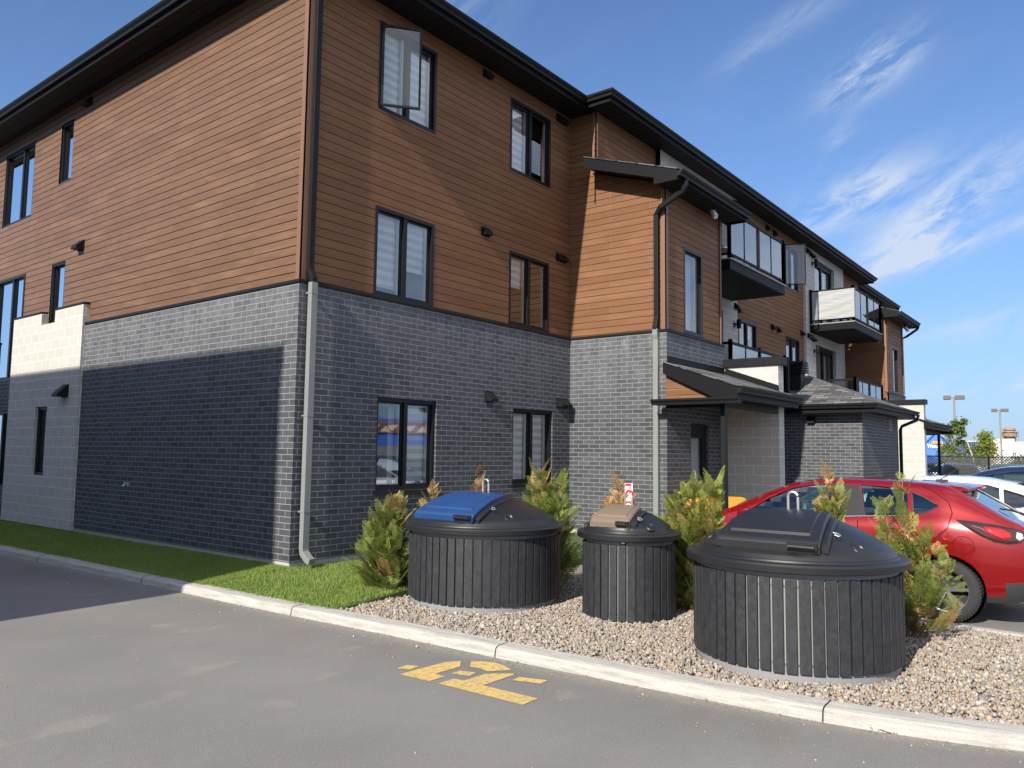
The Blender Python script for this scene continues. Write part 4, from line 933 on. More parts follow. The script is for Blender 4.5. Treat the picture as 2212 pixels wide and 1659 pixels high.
# ================================================================ SEMI-BURIED WASTE BINS
def make_bin(cx, cy, R, zap, hatch_mat, label, hu, hv0, hv1, n_sl, lift, hh, fr_w):
    ring_ = R > .6
    t = thing('waste_bin', label, 'waste bin', (cx, cy, .09), 'slatted semi-buried waste bins in the gravel')
    c = (cx, cy, 0)
    b = MB(); b.lathe([(R-.027, .0), (R-.027, .90), (R-.05, .905)], c, 72); b.build('bin_liner', M_liner, t, smooth=True)
    zt_ = .838 if R > .6 else .835
    s = MB(); w = 2*pi*R/n_sl; hw = w*.5-.0088
    for k in range(n_sl):
        a = 2*pi*(k+.5)/n_sl; n_ = Vector((cos(a), sin(a), 0)); u = Vector((-sin(a), cos(a), 0)); j = random.uniform(-.002, .002)
        zb_ = (.150 if ring_ else .10)+random.uniform(-.004, .004); s.obox((cx+n_.x*(R-.012+j), cy+n_.y*(R-.012+j), (zb_+zt_)/2), u, (0, 0, 1), n_, hw, (zt_-zb_)/2, .011)
        for zz in (zt_-.06, zb_+.06): s.obox((cx+n_.x*(R-.03)+u.x*w/2, cy+n_.y*(R-.03)+u.y*w/2, zz), u, (0, 0, 1), n_, .006, .008, .006, 1)
    s.build('slat_cladding', [M_slat, M_steel], t, bevel=.0035)
    Rr = R+.055; Rd = R-.05 if R > .6 else R-.045; zs = 1.0
    prof = [(R-.03, .895), (Rr-.012, .878), (Rr, .884), (Rr+.003, .93), (Rr-.008, .945), (Rd+.035, .952), (Rd+.028, .965), (Rd+.012, .968), (Rd, .985)]
    m_ = 22
    def dz(r): return zs+(zap-zs)*max(0, (1-(r/Rd)**1.85))
    for i in range(m_+1):
        r = Rd*(1-i/m_)*.985+1e-4; prof.append((r, dz(r)))
    l = MB(); l.lathe(prof, c, 120)
    for i_, q in enumerate(l.v):
        u, v = -(q[1]-cy), -(q[0]-cx)
        if v > -.04*R and abs(u) < hu+.035 and hypot(u, v) < Rd*.99: l.v[i_] = (q[0], q[1], min(q[2], dz(min(Rd, sqrt(v*v+(.80*hu)**2)))))
    lid = l.build('bin_lid', M_lid, t, smooth=True)
    # raised surround panel and the hatch flap, facing the road (-X)
    V_ = Vector((-1, 0, 0)); U_ = Vector((0, -1, 0))
    def surf(u, v, lift_):
        r = min(hypot(u, v), Rd*1.1); z = dz(r) if r < Rd else zs-(r-Rd)*.5
        return (cx+V_.x*v+U_.x*u, cy+V_.y*v+U_.y*u, z+lift_)
    def surf2(u, v, lift_):
        r = min(sqrt(v*v+(.80*hu)**2), Rd*1.1); z = dz(r) if r < Rd else zs-(r-Rd)*.5
        return (cx+V_.x*v+U_.x*u, cy+V_.y*v+U_.y*u, z+lift_)
    def panel(mb, hw_, v0, v1, base, hgt, edge=.02, inset=None, taper=.90, mi=0, sf=surf):
        nu, nv_ = 28, 24; xu = [] if not inset else [s_*(1-q/hw_) for s_ in (-1, 1) for q in (inset, inset+.010, inset+.02)]; xv = [] if not inset else [v0+inset, v0+inset+.01, v0+inset+.02, v1-inset, v1-inset-.01, v1-inset-.02]; us = np.array(sorted(list(np.concatenate([[-1, -1+edge/hw_], np.linspace(-1+3*edge/hw_, 1-3*edge/hw_, nu), [1-edge/hw_, 1]]))+xu)); vs = np.array(sorted(list(np.concatenate([[v0, v0+edge], np.linspace(v0+3*edge, v1-3*edge, nv_), [v1-edge, v1]]))+xv))
        grid = []
        for v in vs:
            row = []; f = (v-v0)/(v1-v0); wd = hw_*(taper+(1-taper)*f)
            for u in us:
                du = (1-abs(u))*hw_; dv = min(v-v0, v1-v); e = min(du, dv); h = base+hgt*min(1, (e/edge))**.5 if e > 1e-9 else base
                if inset and du > inset and (v-v0) > inset and (v1-v) > inset:
                    k = min(1, (min(du, v-v0, v1-v)-inset)/.010); h += .016*k
                # bow the front edge a little
                row.append(sf(u*wd, v, h))
            grid.append(row)
        b0 = len(mb.v); nc = len(us)
        for row in grid: mb.v += row
        for i in range(len(vs)-1):
            for j in range(nc-1): mb.f.append((b0+i*nc+j, b0+i*nc+j+1, b0+(i+1)*nc+j+1, b0+(i+1)*nc+j)); mb.uv.append([(0, 0)]*4); mb.mi.append(mi)
        # skirt
        ring = [b0+j for j in range(nc)]+[b0+i*nc+nc-1 for i in range(1, len(vs))]+[b0+(len(vs)-1)*nc+j for j in range(nc-2, -1, -1)]+[b0+i*nc for i in range(len(vs)-2, 0, -1)]
        low = []
        for q in ring: x, y, z = mb.v[q]; low.append(len(mb.v)); mb.v.append((x, y, z-max(.03, base*1.05)))
        for i in range(len(ring)): k = (i+1) % len(ring); mb.f.append((ring[i], ring[k], low[k], low[i])); mb.uv.append([(0, 0)]*4); mb.mi.append(mi)
    p = MB(); panel(p, hu+.05, -.02*R, hv1-.05, .002, .016, edge=.02, taper=.80, sf=surf2); p.build('hatch_surround', M_lid, t, smooth=True)
    h = MB(); panel(h, hu, hv0, hv1, .052, .020, edge=.014, inset=.085*R/.85, taper=.80, sf=surf2); ho = h.build('hatch', hatch_mat, t, smooth=True)
    g = MB(); ua, ub = hu*.45, hu*.93; pts = [surf2(u, hv1+.018, .052) for u in np.linspace(ua, ub, 5)]; zc = sum(q[2] for q in pts)/5
    g.tube([(q[0]-.012, q[1], zc) for q in pts], .016, 10); q0, q1 = pts[0], pts[-1]
    g.obox(((q0[0]+q1[0])/2+.012, (q0[1]+q1[1])/2, zc+.004), (0, 1, 0), (1, 0, 0), (0, 0, 1), abs(q1[1]-q0[1])/2+.015, .022, .024); g.build('hatch_handle', M_lid, ho, smooth=True, bevel=0)
    # lifting loop
    lp = MB(); w2 = .041; path = [(cx-.0, cy+w2, zap-.02)]+[(cx, cy+w2, zap+.02)]+[(cx, cy+w2*cos(a), lift-w2+w2*sin(a)) for a in np.linspace(0, pi, 10)]+[(cx, cy-w2, zap+.02), (cx, cy-w2, zap-.02)]
    lp.tube(path, .0115, 10); lp.build('lifting_loop', M_steel, t, smooth=True)
    # moulded grip dimples, dark cups with a raised lip
    for sgn in (-1, 1):
        u, v = sgn*R*.74, R*.42; x, y, z = surf(u, v, .0); nrm = Vector((x-cx, y-cy, .75)).normalized()
        d = MB(); a_ = nrm.cross(Vector((0, 0, 1))).normalized(); b_ = nrm.cross(a_); pr = [(0, -.022), (.026, -.018), (.036, .002), (.042, .006), (.050, .001), (.054, -.01)]
        n = 20; b0 = len(d.v)
        for k in range(n):
            for (r, hgt) in pr: q = Vector((x, y, z+.004))+nrm*hgt+(a_*cos(2*pi*k/n)*1.0+b_*sin(2*pi*k/n)*1.25)*r; d.v.append(tuple(q))
        for k in range(n):
            for j in range(len(pr)-1): d.f.append((b0+k*len(pr)+j, b0+((k+1) % n)*len(pr)+j, b0+((k+1) % n)*len(pr)+j+1, b0+k*len(pr)+j+1)); d.uv.append([(0, 0)]*4); d.mi.append(0)
        d.build('grip_dimple', M_lid, t, smooth='all')
    # latch at the hatch side
    lt = MB(); x, y, z = surf(hu+.02, hv0+(hv1-hv0)*.55, .045); lt.tube([(x, y, z), (x, y-.035, z-.004), (x-.02, y-.06, z-.016), (x-.05, y-.055, z-.022), (x-.045, y-.025, z-.012), (x-.012, y-.02, z-.002)], .0055, 6); lt.build('latch', M_steel, t, smooth=True)
    return t
make_bin(.464, -3.022, .865, 1.275, M_blue, 'wide slatted waste bin with a blue hatch on its black dome lid', .43, .06, .72, 56, 1.433, 1, .10)
tb = make_bin(.816, -4.702, .485, 1.18, M_tan, 'narrow slatted waste bin with a taupe brown hatch, between the two wide ones', .228, .06, .40, 33, 1.318, .7, .05)
make_bin(.213, -6.631, .825, 1.29, M_lid, 'wide slatted waste bin with an all black lid and hatch, nearest the red car', .415, .06, .66, 54, 1.445, 1.2, .12)
# little lock plate under the narrow bin's rim
lk = MB(); a = atan2(-8.89+4.702, -6.521-.816)-.12; n_ = Vector((cos(a), sin(a), 0)); u = Vector((-sin(a), cos(a), 0)); lk.obox((.816+n_.x*.462, -4.702+n_.y*.462, .862), u, (0, 0, 1), n_, .030, .016, .008); lk.obox((.816+n_.x*.472, -4.702+n_.y*.472, .862), u, (0, 0, 1), n_, .018, .006, .004, 1); lk.build('lock_plate', [M_blackm, M_steel], tb)

# ================================================================ CEDARS
def spray(kind):
    """flat fern-like spray in the x (side) / z (up) plane, length 1, triangles"""
    r = random.Random(kind); V = []; F = []
    def leaf(p, d, ln, w):
        i = len(V); s = Vector((d.z, 0, -d.x)); y = r.uniform(-.03, .03)
        V.extend([tuple(p), tuple(p+d*ln*.45+s*w), tuple(p+d*ln+Vector((0, y, 0))), tuple(p+d*ln*.45-s*w)]); F.append((i, i+1, i+2)); F.append((i, i+2, i+3))
    leaf(Vector((0, 0, 0)), Vector((0, 0, 1)), 1.0, .014)
    nb = 7
    for k in range(nb):
        t = .10+.82*k/nb; ln = .50*(1-t*.72)*r.uniform(.75, 1.2)
        for sg in (-1, 1):
            a = radians(r.uniform(32, 48)); d = Vector((sg*sin(a), r.uniform(-.12, .12), cos(a))).normalized(); p = Vector((0, 0, t)); leaf(p, d, ln, .019)
            for j in range(2):
                q = p+d*ln*(.35+.32*j); a2 = radians(r.uniform(30, 45))
                for s2 in (-1, 1):
                    ca_, sa_ = cos(a2*s2), sin(a2*s2); d2 = Vector((d.x*ca_+d.z*sa_, d.y, -d.x*sa_+d.z*ca_)); leaf(q, d2, ln*.46*(1-.18*j), .020)
    return np.array(V), np.array(F)
SPR = [spray(k) for k in range(3)]
def cedar(label, x, y, h, rad, leaders, dens, dry=.06, z0=.085, top_dry=.4, base_bare=0.0, lean=(0, 0), gaps=.0, hue=0.0, low_dry=0.0):
    t = thing('cedar_shrub', label, 'shrub', (x, y, z0), 'young cedar shrubs planted behind the bins')
    st = MB(); Ts = [[], [], []]; Cs = [[], [], []]
    for li, (ox, oy, hh, sp) in enumerate(leaders):
        P0 = Vector((x+ox*.25, y+oy*.25, z0)); P1 = Vector((x+ox+lean[0], y+oy+lean[1], z0+hh)); midp = (P0+P1)/2+Vector((rng.normal()*.02, rng.normal()*.02, 0))
        pts = [P0, P0.lerp(midp, .6), midp, midp.lerp(P1, .6), P1]; st.tube(pts, [.016, .012, .009, .006, .0025], 6)
        nb = int(dens*hh*sp*52)
        for k in range(nb):
            f = base_bare+(1-base_bare)*rng.random()**.9; a = rng.uniform(0, 2*pi); p = pts[0].lerp(pts[2], f*2) if f < .5 else pts[2].lerp(pts[4], f*2-1)
            rr = rad*sp*(max(.08, (1-f)**.5))*rng.uniform(.1, 1.0)**.7*(.6+.4*min(1, f*4))*(1+.28*sin(a*2+li*1.7+f*9)+.18*sin(a*3+f*17)); out = Vector((cos(a), sin(a), 0)); q = p+out*rr+Vector((0, 0, rr*rng.uniform(.1, .9)))
            if rng.random() < gaps: continue
            L_ = (.12+.15*rng.random()**1.5)*(1.0 if f < .75 else .75); ud = (out*rng.uniform(.25, 1.1)+Vector((0, 0, rng.uniform(.35, 1.0)))).normalized()
            sd_ = ud.cross(Vector((rng.normal(), rng.normal(), rng.normal()))).normalized(); nn = sd_.cross(ud)
            Tm = np.zeros((3, 4)); Tm[:, 0] = np.array(sd_)*L_; Tm[:, 1] = np.array(nn)*L_; Tm[:, 2] = np.array(ud)*L_; Tm[:, 3] = np.array(q)-np.array(ud)*L_*.5
            if rng.random() < .10 and f < .8: st.tube([p, q], [.004, .0018], 4, caps=False)
            pd = dry+(top_dry if f > .82 else 0)+(low_dry if f < .3 else 0); clump = sin(q.x*23+q.z*17)*sin(q.y*19-q.z*13)
            if rng.random() < pd*(1.6 if clump > .2 else .5): tone = np.array([.55, .36, .15])*rng.uniform(.6, 1.15)
            else:
                g_ = rng.random(); tone = np.array([.105+hue, .155+hue*.7, .034])*(1-g_)+np.array([.27+hue, .33+hue*.6, .085])*g_; tone = tone*rng.uniform(.7, 1.15)
            i = rng.integers(0, 3); Ts[i].append(Tm); Cs[i].append(tone)
    def put(q, ud, L_, nrm, tone):
        sd_ = ud.cross(nrm).normalized(); nn = sd_.cross(ud); Tm = np.zeros((3, 4)); Tm[:, 0] = np.array(sd_)*L_; Tm[:, 1] = np.array(nn)*L_; Tm[:, 2] = np.array(ud)*L_; Tm[:, 3] = np.array(q); i = rng.integers(0, 3); Ts[i].append(Tm); Cs[i].append(tone)
    for li, (ox, oy, hh, sp) in enumerate(leaders):       # feathery shoots that break the outline
        P0 = Vector((x+ox*.25, y+oy*.25, z0)); P1 = Vector((x+ox+lean[0], y+oy+lean[1], z0+hh))
        for k in range(int(15*dens*hh*sp+4)):
            f = (k+rng.random())/(15*dens*hh*sp+4)*.93+.05; p = P0.lerp(P1, f); a = rng.uniform(0, 2*pi); out = Vector((cos(a), sin(a), 0)); Ls = (.16+.22*rng.random())*(1.15-.55*f)*(rad/.36)**.5
            ud = (out*rng.uniform(.7, 1.2)*(1.1-.6*f)+Vector((0, 0, rng.uniform(.45, 1.0)))).normalized(); b0 = p+out*rad*sp*.35*(1-f); q1 = b0+ud*Ls+Vector((0, 0, Ls*.15)); st.tube([p, b0, b0.lerp(q1, .5), q1], [.005, .004, .003, .0012], 4, caps=False)
            nrm = ud.cross(out.cross(Vector((0, 0, 1)))*rng.uniform(.6, 1)+Vector((rng.normal()*.3,)*3)).normalized(); drys = rng.random() < (dry+(top_dry*.8 if f > .7 else 0)+(low_dry if f < .3 else 0)); g_ = .35+.65*rng.random()
            base = np.array([.55, .36, .15]) if drys else np.array([.105+hue, .155+hue*.7, .034])*(1-g_)+np.array([.30+hue, .37+hue*.6, .090])*g_
            ns_ = 6
            for j in range(ns_):
                tt = .15+.8*j/ns_; c_ = b0.lerp(q1, tt)
                for sg in (-1, 1):
                    d_ = (ud*cos(.75)+nrm.cross(ud).normalized()*sin(.75)*sg).normalized(); put(c_, d_, Ls*.46*(1-.55*tt), nrm, base*rng.uniform(.8, 1.15))
            put(q1-ud*.02, ud, Ls*.32, nrm, base)
    s = st.build('stem', M_bark, t, smooth=True)
    allV = []; n0 = 0
    V = np.concatenate([(np.einsum('nij,vj->nvi', np.array(T_)[:, :, :3], SPR[i][0])+np.array(T_)[:, None, :, 3]).reshape(-1, 3) for i, T_ in enumerate(Ts) if T_]); F_ = []; C_ = []; o_ = 0
    for i, T_ in enumerate(Ts):
        if not T_: continue
        nv = len(SPR[i][0]); F_.append((SPR[i][1][None]+(np.arange(len(T_))*nv)[:, None, None]+o_).reshape(-1, 3)); C_.append(np.repeat(np.array(Cs[i]), nv, 0)); o_ += nv*len(T_)
    F_ = np.concatenate(F_); C_ = np.concatenate(C_); V = V-np.array([x, y, z0])
    me = bpy.data.meshes.new('foliage'); me.vertices.add(len(V)); me.vertices.foreach_set('co', V.astype(np.float32).ravel()); me.loops.add(F_.size); me.loops.foreach_set('vertex_index', F_.astype(np.int32).ravel())
    me.polygons.add(len(F_)); me.polygons.foreach_set('loop_start', np.arange(0, F_.size, 3, dtype=np.int32)); me.polygons.foreach_set('loop_total', np.full(len(F_), 3, dtype=np.int32))
    at = me.color_attributes.new('tone', 'FLOAT_COLOR', 'POINT'); c4 = np.ones((len(V), 4), dtype=np.float32); c4[:, :3] = C_; at.data.foreach_set('color', c4.ravel()); me.materials.append(M_leaf); me.update(calc_edges=True)
    o = bpy.data.objects.new('foliage', me); COL.objects.link(o); o.parent = t; FR[o.name] = Vector((x, y, z0)); return t
cedar('full green cedar shrub with dry tan tips standing left of the blue-hatched bin', -.10, -1.98, 1.10, .36, [(0, 0, 1.0, 1.0), (.05, -.1, 1.12, .7), (-.08, .08, .85, .8), (-.02, -.15, .95, .75)], 2.4, dry=.05, top_dry=.3, hue=.01, low_dry=.14)
cedar('sparse dry cedar shrub whose brown twigs rise behind the left edge of the blue hatch', 1.25, -1.42, 1.2, .22, [(0, 0, 1.22, .7), (-.06, .1, .95, .8)], 1.1, dry=.65, top_dry=.4, base_bare=.3, gaps=.35)
cedar('sparse tan-tipped cedar shrub behind the blue-hatched bin beside its lifting loop', 1.25, -2.22, 1.45, .22, [(0, 0, 1.42, .6), (.1, .12, 1.0, .8)], 1.1, dry=.5, top_dry=.4, base_bare=.25, gaps=.3)
cedar('leafy green cedar shrub filling the gap between the blue-hatched and taupe-hatched bins', 1.40, -3.22, 1.4, .40, [(0, 0, 1.22, 1.0), (.1, .22, 1.42, .7), (0, -.2, 1.36, .7), (-.05, .05, 1.0, 1.1)], 2.1, dry=.05, top_dry=.12, hue=.02)
cedar('mostly dead orange-brown cedar shrub behind the taupe-hatched bin and the red marker sign', 1.45, -4.22, 1.4, .28, [(0, .02, 1.42, .45), (.02, -.10, 1.15, .9), (.0, .14, 1.12, .8)], 1.4, dry=.85, top_dry=.3, base_bare=.2, gaps=.1)
cedar('bright yellow-green cedar shrub between the taupe-hatched bin and the all black bin', 1.50, -5.10, 1.35, .42, [(0, -.02, 1.30, 1.0), (.0, -.28, 1.34, .65), (0, .18, 1.22, .8), (-.05, 0, .95, 1.1)], 2.3, dry=.05, top_dry=.05, hue=.05)
cedar('pale cedar shrub with ginger tips rising behind the all black bin', 1.45, -6.52, 1.45, .26, [(0, -.05, 1.5, .45), (.02, -.12, 1.30, .9), (-.0, .06, 1.22, .8)], 1.7, dry=.32, top_dry=.2, base_bare=.1, hue=.03)
cedar('tall loose cedar shrub in front of the rear wheel of the red car', 1.66, -7.20, 1.45, .37, [(0, .02, 1.48, .45), (.03, .20, 1.28, .55), (.0, -.14, .98, .95), (-.03, -.36, .72, .85), (0, .20, .9, .8)], 1.0, dry=.05, top_dry=.12, hue=.02, low_dry=.12)
# fallen brown frond on the road
fb = MB(); q0 = Vector((-.98, -7.52, .006))
for k in range(46):
    a = rng.uniform(0, 2*pi); p = q0+Vector((rng.normal()*.028, -abs(rng.normal())*.06+.02, rng.random()*.014)); d = Vector((cos(a), sin(a), rng.uniform(0, .25))).normalized()*.022; s_ = Vector((-d.y, d.x, 0))*.14
    fb.face([p, p+d*.5+s_, p+d, p+d*.5-s_])
fb.tube([q0+Vector((.0, .03, .004)), q0+Vector((.0, -.03, .008)), q0+Vector((-.01, -.11, .004))], .003, 5)
tag(fb.build('fallen_twig', mat('dead_frond', (.20, .075, .03), .9)), 'dry rust-brown twig lying on the asphalt by the kerb', 'twig')

# ---- red and white marker sign on its post behind the narrow bin
sg = thing('marker_sign', 'narrow red and white vertical marker sign behind the narrow bin', 'sign', (1.33, -4.41, .09))
M_red = mat('sign_red', (.72, .018, .022), .4); M_wht = mat('sign_white', (.82, .80, .80), .4)
SO = Vector((1.33, -4.41, 0)); SN = (CAM-SO); SN.z = 0; SN = Vector((-.86, -.51, 0)).normalized(); SU = Vector((0, 0, 1)).cross(SN)*1.0   # right when read from the road
b = MB(); wS = .043; z0s, z1s = .75, 1.415
b.obox(SO+Vector((0, 0, (z0s+z1s)/2)), SU, (0, 0, 1), SN, wS, (z1s-z0s)/2, .004); b.build('sign_board', M_wht, sg)
def dec(name, rects, m, off=.006):
    d = MB()
    for (u0, u1, z0, z1) in rects:
        pts = [SO+SU*u+SN*off+Vector((0, 0, z)) for u, z in ((u0, z0), (u1, z0), (u1, z1), (u0, z1))]; d.face(pts)
    d.build(name, m, sg)
u0 = -wS+.003
dec('sign_band', [(u0, .030, 1.385, 1.412), (u0, .034, 1.350, 1.357), (u0, .026, .75, 1.215)], M_red)
def text_mesh(s, size, m, parent, origin, ux, uy, nrm, name='lettering', extrude=.001, bold=0.0, sx=1.0, align='LEFT'):
    cu = bpy.data.curves.new('t', 'FONT'); cu.body = s; cu.size = size; cu.extrude = extrude; cu.offset = bold; cu.align_x = align; cu.resolution_u = 3
    o = bpy.data.objects.new('t', cu); COL.objects.link(o); dg = bpy.context.evaluated_depsgraph_get(); me = bpy.data.meshes.new_from_object(o.evaluated_get(dg)); bpy.data.objects.remove(o); bpy.data.curves.remove(cu)
    off = FR.get(parent.name, Vector((0, 0, 0)))
    for v in me.vertices: q = origin+ux*v.co.x*sx+uy*v.co.y+nrm*v.co.z; v.co = q-off
    me.name = name; me.materials.clear(); me.materials.append(m); ob = bpy.data.objects.new(name, me); COL.objects.link(ob); ob.parent = parent; return ob
Z = Vector((0, 0, 1))
text_mesh('DANGER', .016, M_red, sg, SO+SU*(-.036)+SN*.0075+Z*1.364, SU, Z, SN)
text_mesh('C', .125, M_red, sg, SO+SU*(-.036)+SN*.007+Z*1.345, -Z, SU, SN, bold=.006)
text_mesh('CA', .050, M_red, sg, SO+SU*(.008)+SN*.0085+Z*1.325, -Z, SU, SN, bold=.003)
text_mesh('CAST', .075, M_wht, sg, SO+SU*(-.030)+SN*.009+Z*1.195, -Z, SU, SN, bold=.003)
p_ = MB(); p_.obox(SO-SN*.012+Vector((0, 0, .42)), SU, Z, SN, .014, .36, .006); p_.build('sign_post', M_steel, sg)

# ================================================================ CARS
def boolean(target, cutter, op='DIFFERENCE'):
    md = target.modifiers.new('b', 'BOOLEAN'); md.operation = op; md.object = cutter; md.solver = 'EXACT'
    dg = bpy.context.evaluated_depsgraph_get(); me = bpy.data.meshes.new_from_object(target.evaluated_get(dg)); target.modifiers.clear(); old = target.data; target.data = me; bpy.data.meshes.remove(old)
    cm_ = cutter.data; bpy.data.objects.remove(cutter); bpy.data.meshes.remove(cm_)
def b_paint(c, flake):
    def f(g, b):
        b.inputs['Coat Weight'].default_value = 1.0; b.inputs['Coat Roughness'].default_value = .03; b.inputs['Metallic'].default_value = flake
        n = g.noise(g.coord(), 900, 2); g.link(g.mix(n, tuple(x*.85 for x in c), tuple(min(1, x*1.15) for x in c)), b.inputs['Base Color'])
    return f
M_redp = mat('red_car_paint', rough=.24, build=b_paint((.25, .004, .006), .45)); M_whp = mat('white_car_paint', rough=.3, build=b_paint((.78, .79, .80), 0)); M_navy = mat('navy_car_paint', rough=.3, build=b_paint((.018, .028, .075), .4))
M_silver = mat('silver_car_paint', rough=.3, build=b_paint((.45, .46, .47), .5)); M_grey = mat('dark_grey_car_paint', rough=.3, build=b_paint((.06, .065, .07), .4))
M_tyre = mat('tyre_rubber', (.022, .022, .024), .85); M_alloy = mat('alloy_rim', (.55, .56, .58), .28, .9); M_cabin = mat('cabin_trim', (.018, .018, .02), .8); M_seat = mat('seat_cloth', (.07, .07, .068), .9)
M_plast = mat('rough_black_plastic', (.022, .023, .026), .6); M_chrome = mat('chrome', (.75, .76, .78), .12, 1.0); M_lampr = mat('tail_lamp_red', (.42, .008, .010), .08, 0, .8); M_lampd = mat('tail_lamp_smoke', (.045, .010, .012), .06, 0, .8); M_lampw = mat('lamp_clear', (.72, .72, .74), .12, .3)
M_seam = mat('panel_gap', (.004, .002, .002), .9)
HATCH = dict(L=4.46, W=.897, H=1.455, wb=(.87, 3.57), tr=.318,
    top=[(0, .60), (.03, .74), (.08, .90), (.16, 1.015), (.30, 1.075), (.50, 1.20), (.72, 1.335), (.86, 1.405), (1.05, 1.430), (1.4, 1.450), (1.9, 1.458), (2.3, 1.435), (2.6, 1.37), (2.9, 1.235), (3.25, 1.06), (3.4, 1.005), (3.8, .93), (4.15, .83), (4.34, .72), (4.46, .58)],
    bot=[(0, .40), (.06, .30), (.3, .23), (.8, .2), (3.8, .2), (4.2, .22), (4.4, .28), (4.46, .36)],
    wid=[(0, .64), (.04, .72), (.12, .79), (.28, .84), (.5, .872), (.87, .897), (1.3, .885), (2.5, .885), (3.57, .893), (4.0, .845), (4.25, .74), (4.4, .58), (4.46, .44)],
    belt=[(0, .62), (.16, .98), (.5, 1.04), (.9, 1.075), (1.2, 1.055), (2.4, .99), (3.3, .935), (4.46, .56)],
    side=[[(1.86, 1.0), (3.12, .965), (2.78, 1.19), (2.52, 1.315), (2.2, 1.375), (1.95, 1.385)], [(1.22, 1.075), (1.66, 1.035), (1.74, 1.385), (1.45, 1.365), (1.25, 1.325)], [(.93, 1.185), (1.05, 1.11), (1.17, 1.085), (1.20, 1.315), (1.08, 1.27)]],
    rear=[(.20, .52), (.80, .46)], front=[(2.66, .46), (3.28, .62)], rearz=1.0)
SEDAN = dict(L=4.58, W=.897, H=1.455, wb=(.95, 3.65), tr=.318,
    top=[(0, .62), (.03, .80), (.08, 1.0), (.2, 1.085), (.45, 1.11), (.6, 1.13), (.9, 1.235), (1.3, 1.37), (1.7, 1.435), (2.1, 1.455), (2.5, 1.435), (2.8, 1.36), (3.1, 1.22), (3.42, 1.05), (3.6, .985), (4.0, .91), (4.3, .82), (4.48, .70), (4.58, .56)],
    bot=[(0, .40), (.06, .30), (.3, .23), (.8, .2), (3.9, .2), (4.3, .22), (4.5, .28), (4.58, .36)],
    wid=[(0, .66), (.04, .73), (.12, .80), (.28, .85), (.5, .875), (.95, .895), (1.4, .885), (2.6, .885), (3.65, .893), (4.1, .845), (4.35, .74), (4.5, .58), (4.58, .44)],
    belt=[(0, .62), (.1, .98), (.5, 1.03), (.95, 1.06), (1.3, 1.045), (2.5, .99), (3.4, .935), (4.58, .56)],
    side=[[(2.0, 1.0), (3.25, .965), (2.95, 1.17), (2.7, 1.295), (2.35, 1.36), (2.1, 1.37)], [(1.48, 1.055), (1.82, 1.03), (1.9, 1.37), (1.62, 1.345), (1.5, 1.31)], [(1.03, 1.15), (1.15, 1.09), (1.43, 1.06), (1.45, 1.295), (1.25, 1.235)]],
    rear=[(.62, .56), (1.32, .50)], front=[(2.86, .48), (3.44, .62)], rearz=1.06)
def interp(tab, x, k=None):
    xs = [p[0] for p in tab]; ys_ = [p[1] for p in tab]; w = .035
    return float(sum(np.interp(x+d, xs, ys_)*g for d, g in ((-w, .25), (0, .5), (w, .25))))
def section(S, x, ins=0.0, zfloor=None):
    zt = interp(S['top'], x)-ins; zb = interp(S['bot'], x)+ins; w = interp(S['wid'], x)-ins; be = min(interp(S['belt'], x), zt-.015); be = max(be, zb+.1)
    if zfloor: zb = zfloor
    zm = lambda a: zb+(be-zb)*a
    p = [(0, zb), (.6*w, zb), (.93*w, zb+.01), (.975*w, zm(.10)), (.990*w, zm(.28)), (1.0*w, zm(.50)), (.998*w, zm(.70)), (.985*w, zm(.84)), (.955*w, zm(.95)), (.925*w, be)]
    h = zt-be; yw = .925*w; k = .42
    def gh(t): return yw-k*h*t-.05*w*t*t
    p += [(gh(.25), be+h*.25), (gh(.5), be+h*.5), (gh(.75), be+h*.75), (gh(.87)-.012, be+h*.87), (gh(.95)*.93, be+h*.945), (gh(.95)*.80, be+h*.975), (gh(.95)*.5, be+h*.995), (gh(.95)*.25, be+h), (0, be+h)]
    return p
def surfy(S, x, z):
    p = section(S, x); 
    for a, b in zip(p, p[1:]):
        if a[1] <= z <= b[1] and b[1] > a[1]: t = (z-a[1])/(b[1]-a[1]); return a[0]+(b[0]-a[0])*t
    return p[9][0]
def surfz(S, x, y):
    p = section(S, x)[9:]
    for a, b in zip(p, p[1:]):
        if b[0] <= y <= a[0] and a[0] > b[0]: t = (a[0]-y)/(a[0]-b[0]); return a[1]+(b[1]-a[1])*t
    return p[-1][1]
def stations(S, a, b):
    L_ = S['L']; xs = sorted(set([0, .012, .03, .055, .085, .12, .16, .21, .27, .34]+list(np.arange(.42, L_-.4, .085))+[L_-.38, L_-.3, L_-.22, L_-.15, L_-.1, L_-.06, L_-.03, L_-.012, L_]))
    return [a]+[x for x in xs if a+.03 < x < b-.03]+[b]
def loft(S, ins, a, b, name, mats, matf=None, zfloor=None):
    xs = stations(S, a, b); bm = bmesh.new(); rings = []
    for x in xs:
        p = section(S, x, ins, zfloor); full = [(x, y, z) for y, z in p]+[(x, -y, z) for y, z in p[-2:0:-1]]; rings.append([bm.verts.new(q) for q in full])
    m = len(rings[0])
    for r0, r1 in zip(rings, rings[1:]):
        for k in range(m): f = bm.faces.new((r0[k], r0[(k+1) % m], r1[(k+1) % m], r1[k])); f.smooth = True
    bm.faces.new(rings[0][::-1]); bm.faces.new(rings[-1]); bmesh.ops.recalc_face_normals(bm, faces=bm.faces)
    if matf:
        for f in bm.faces: f.material_index = matf(f.calc_center_median())
    me = bpy.data.meshes.new(name); bm.to_mesh(me); bm.free()
    for m_ in mats: me.materials.append(m_)
    o = bpy.data.objects.new(name, me); COL.objects.link(o); return o
def tmpobj(mb, m):
    o = mb.build('cutter', m, weld=True); return o
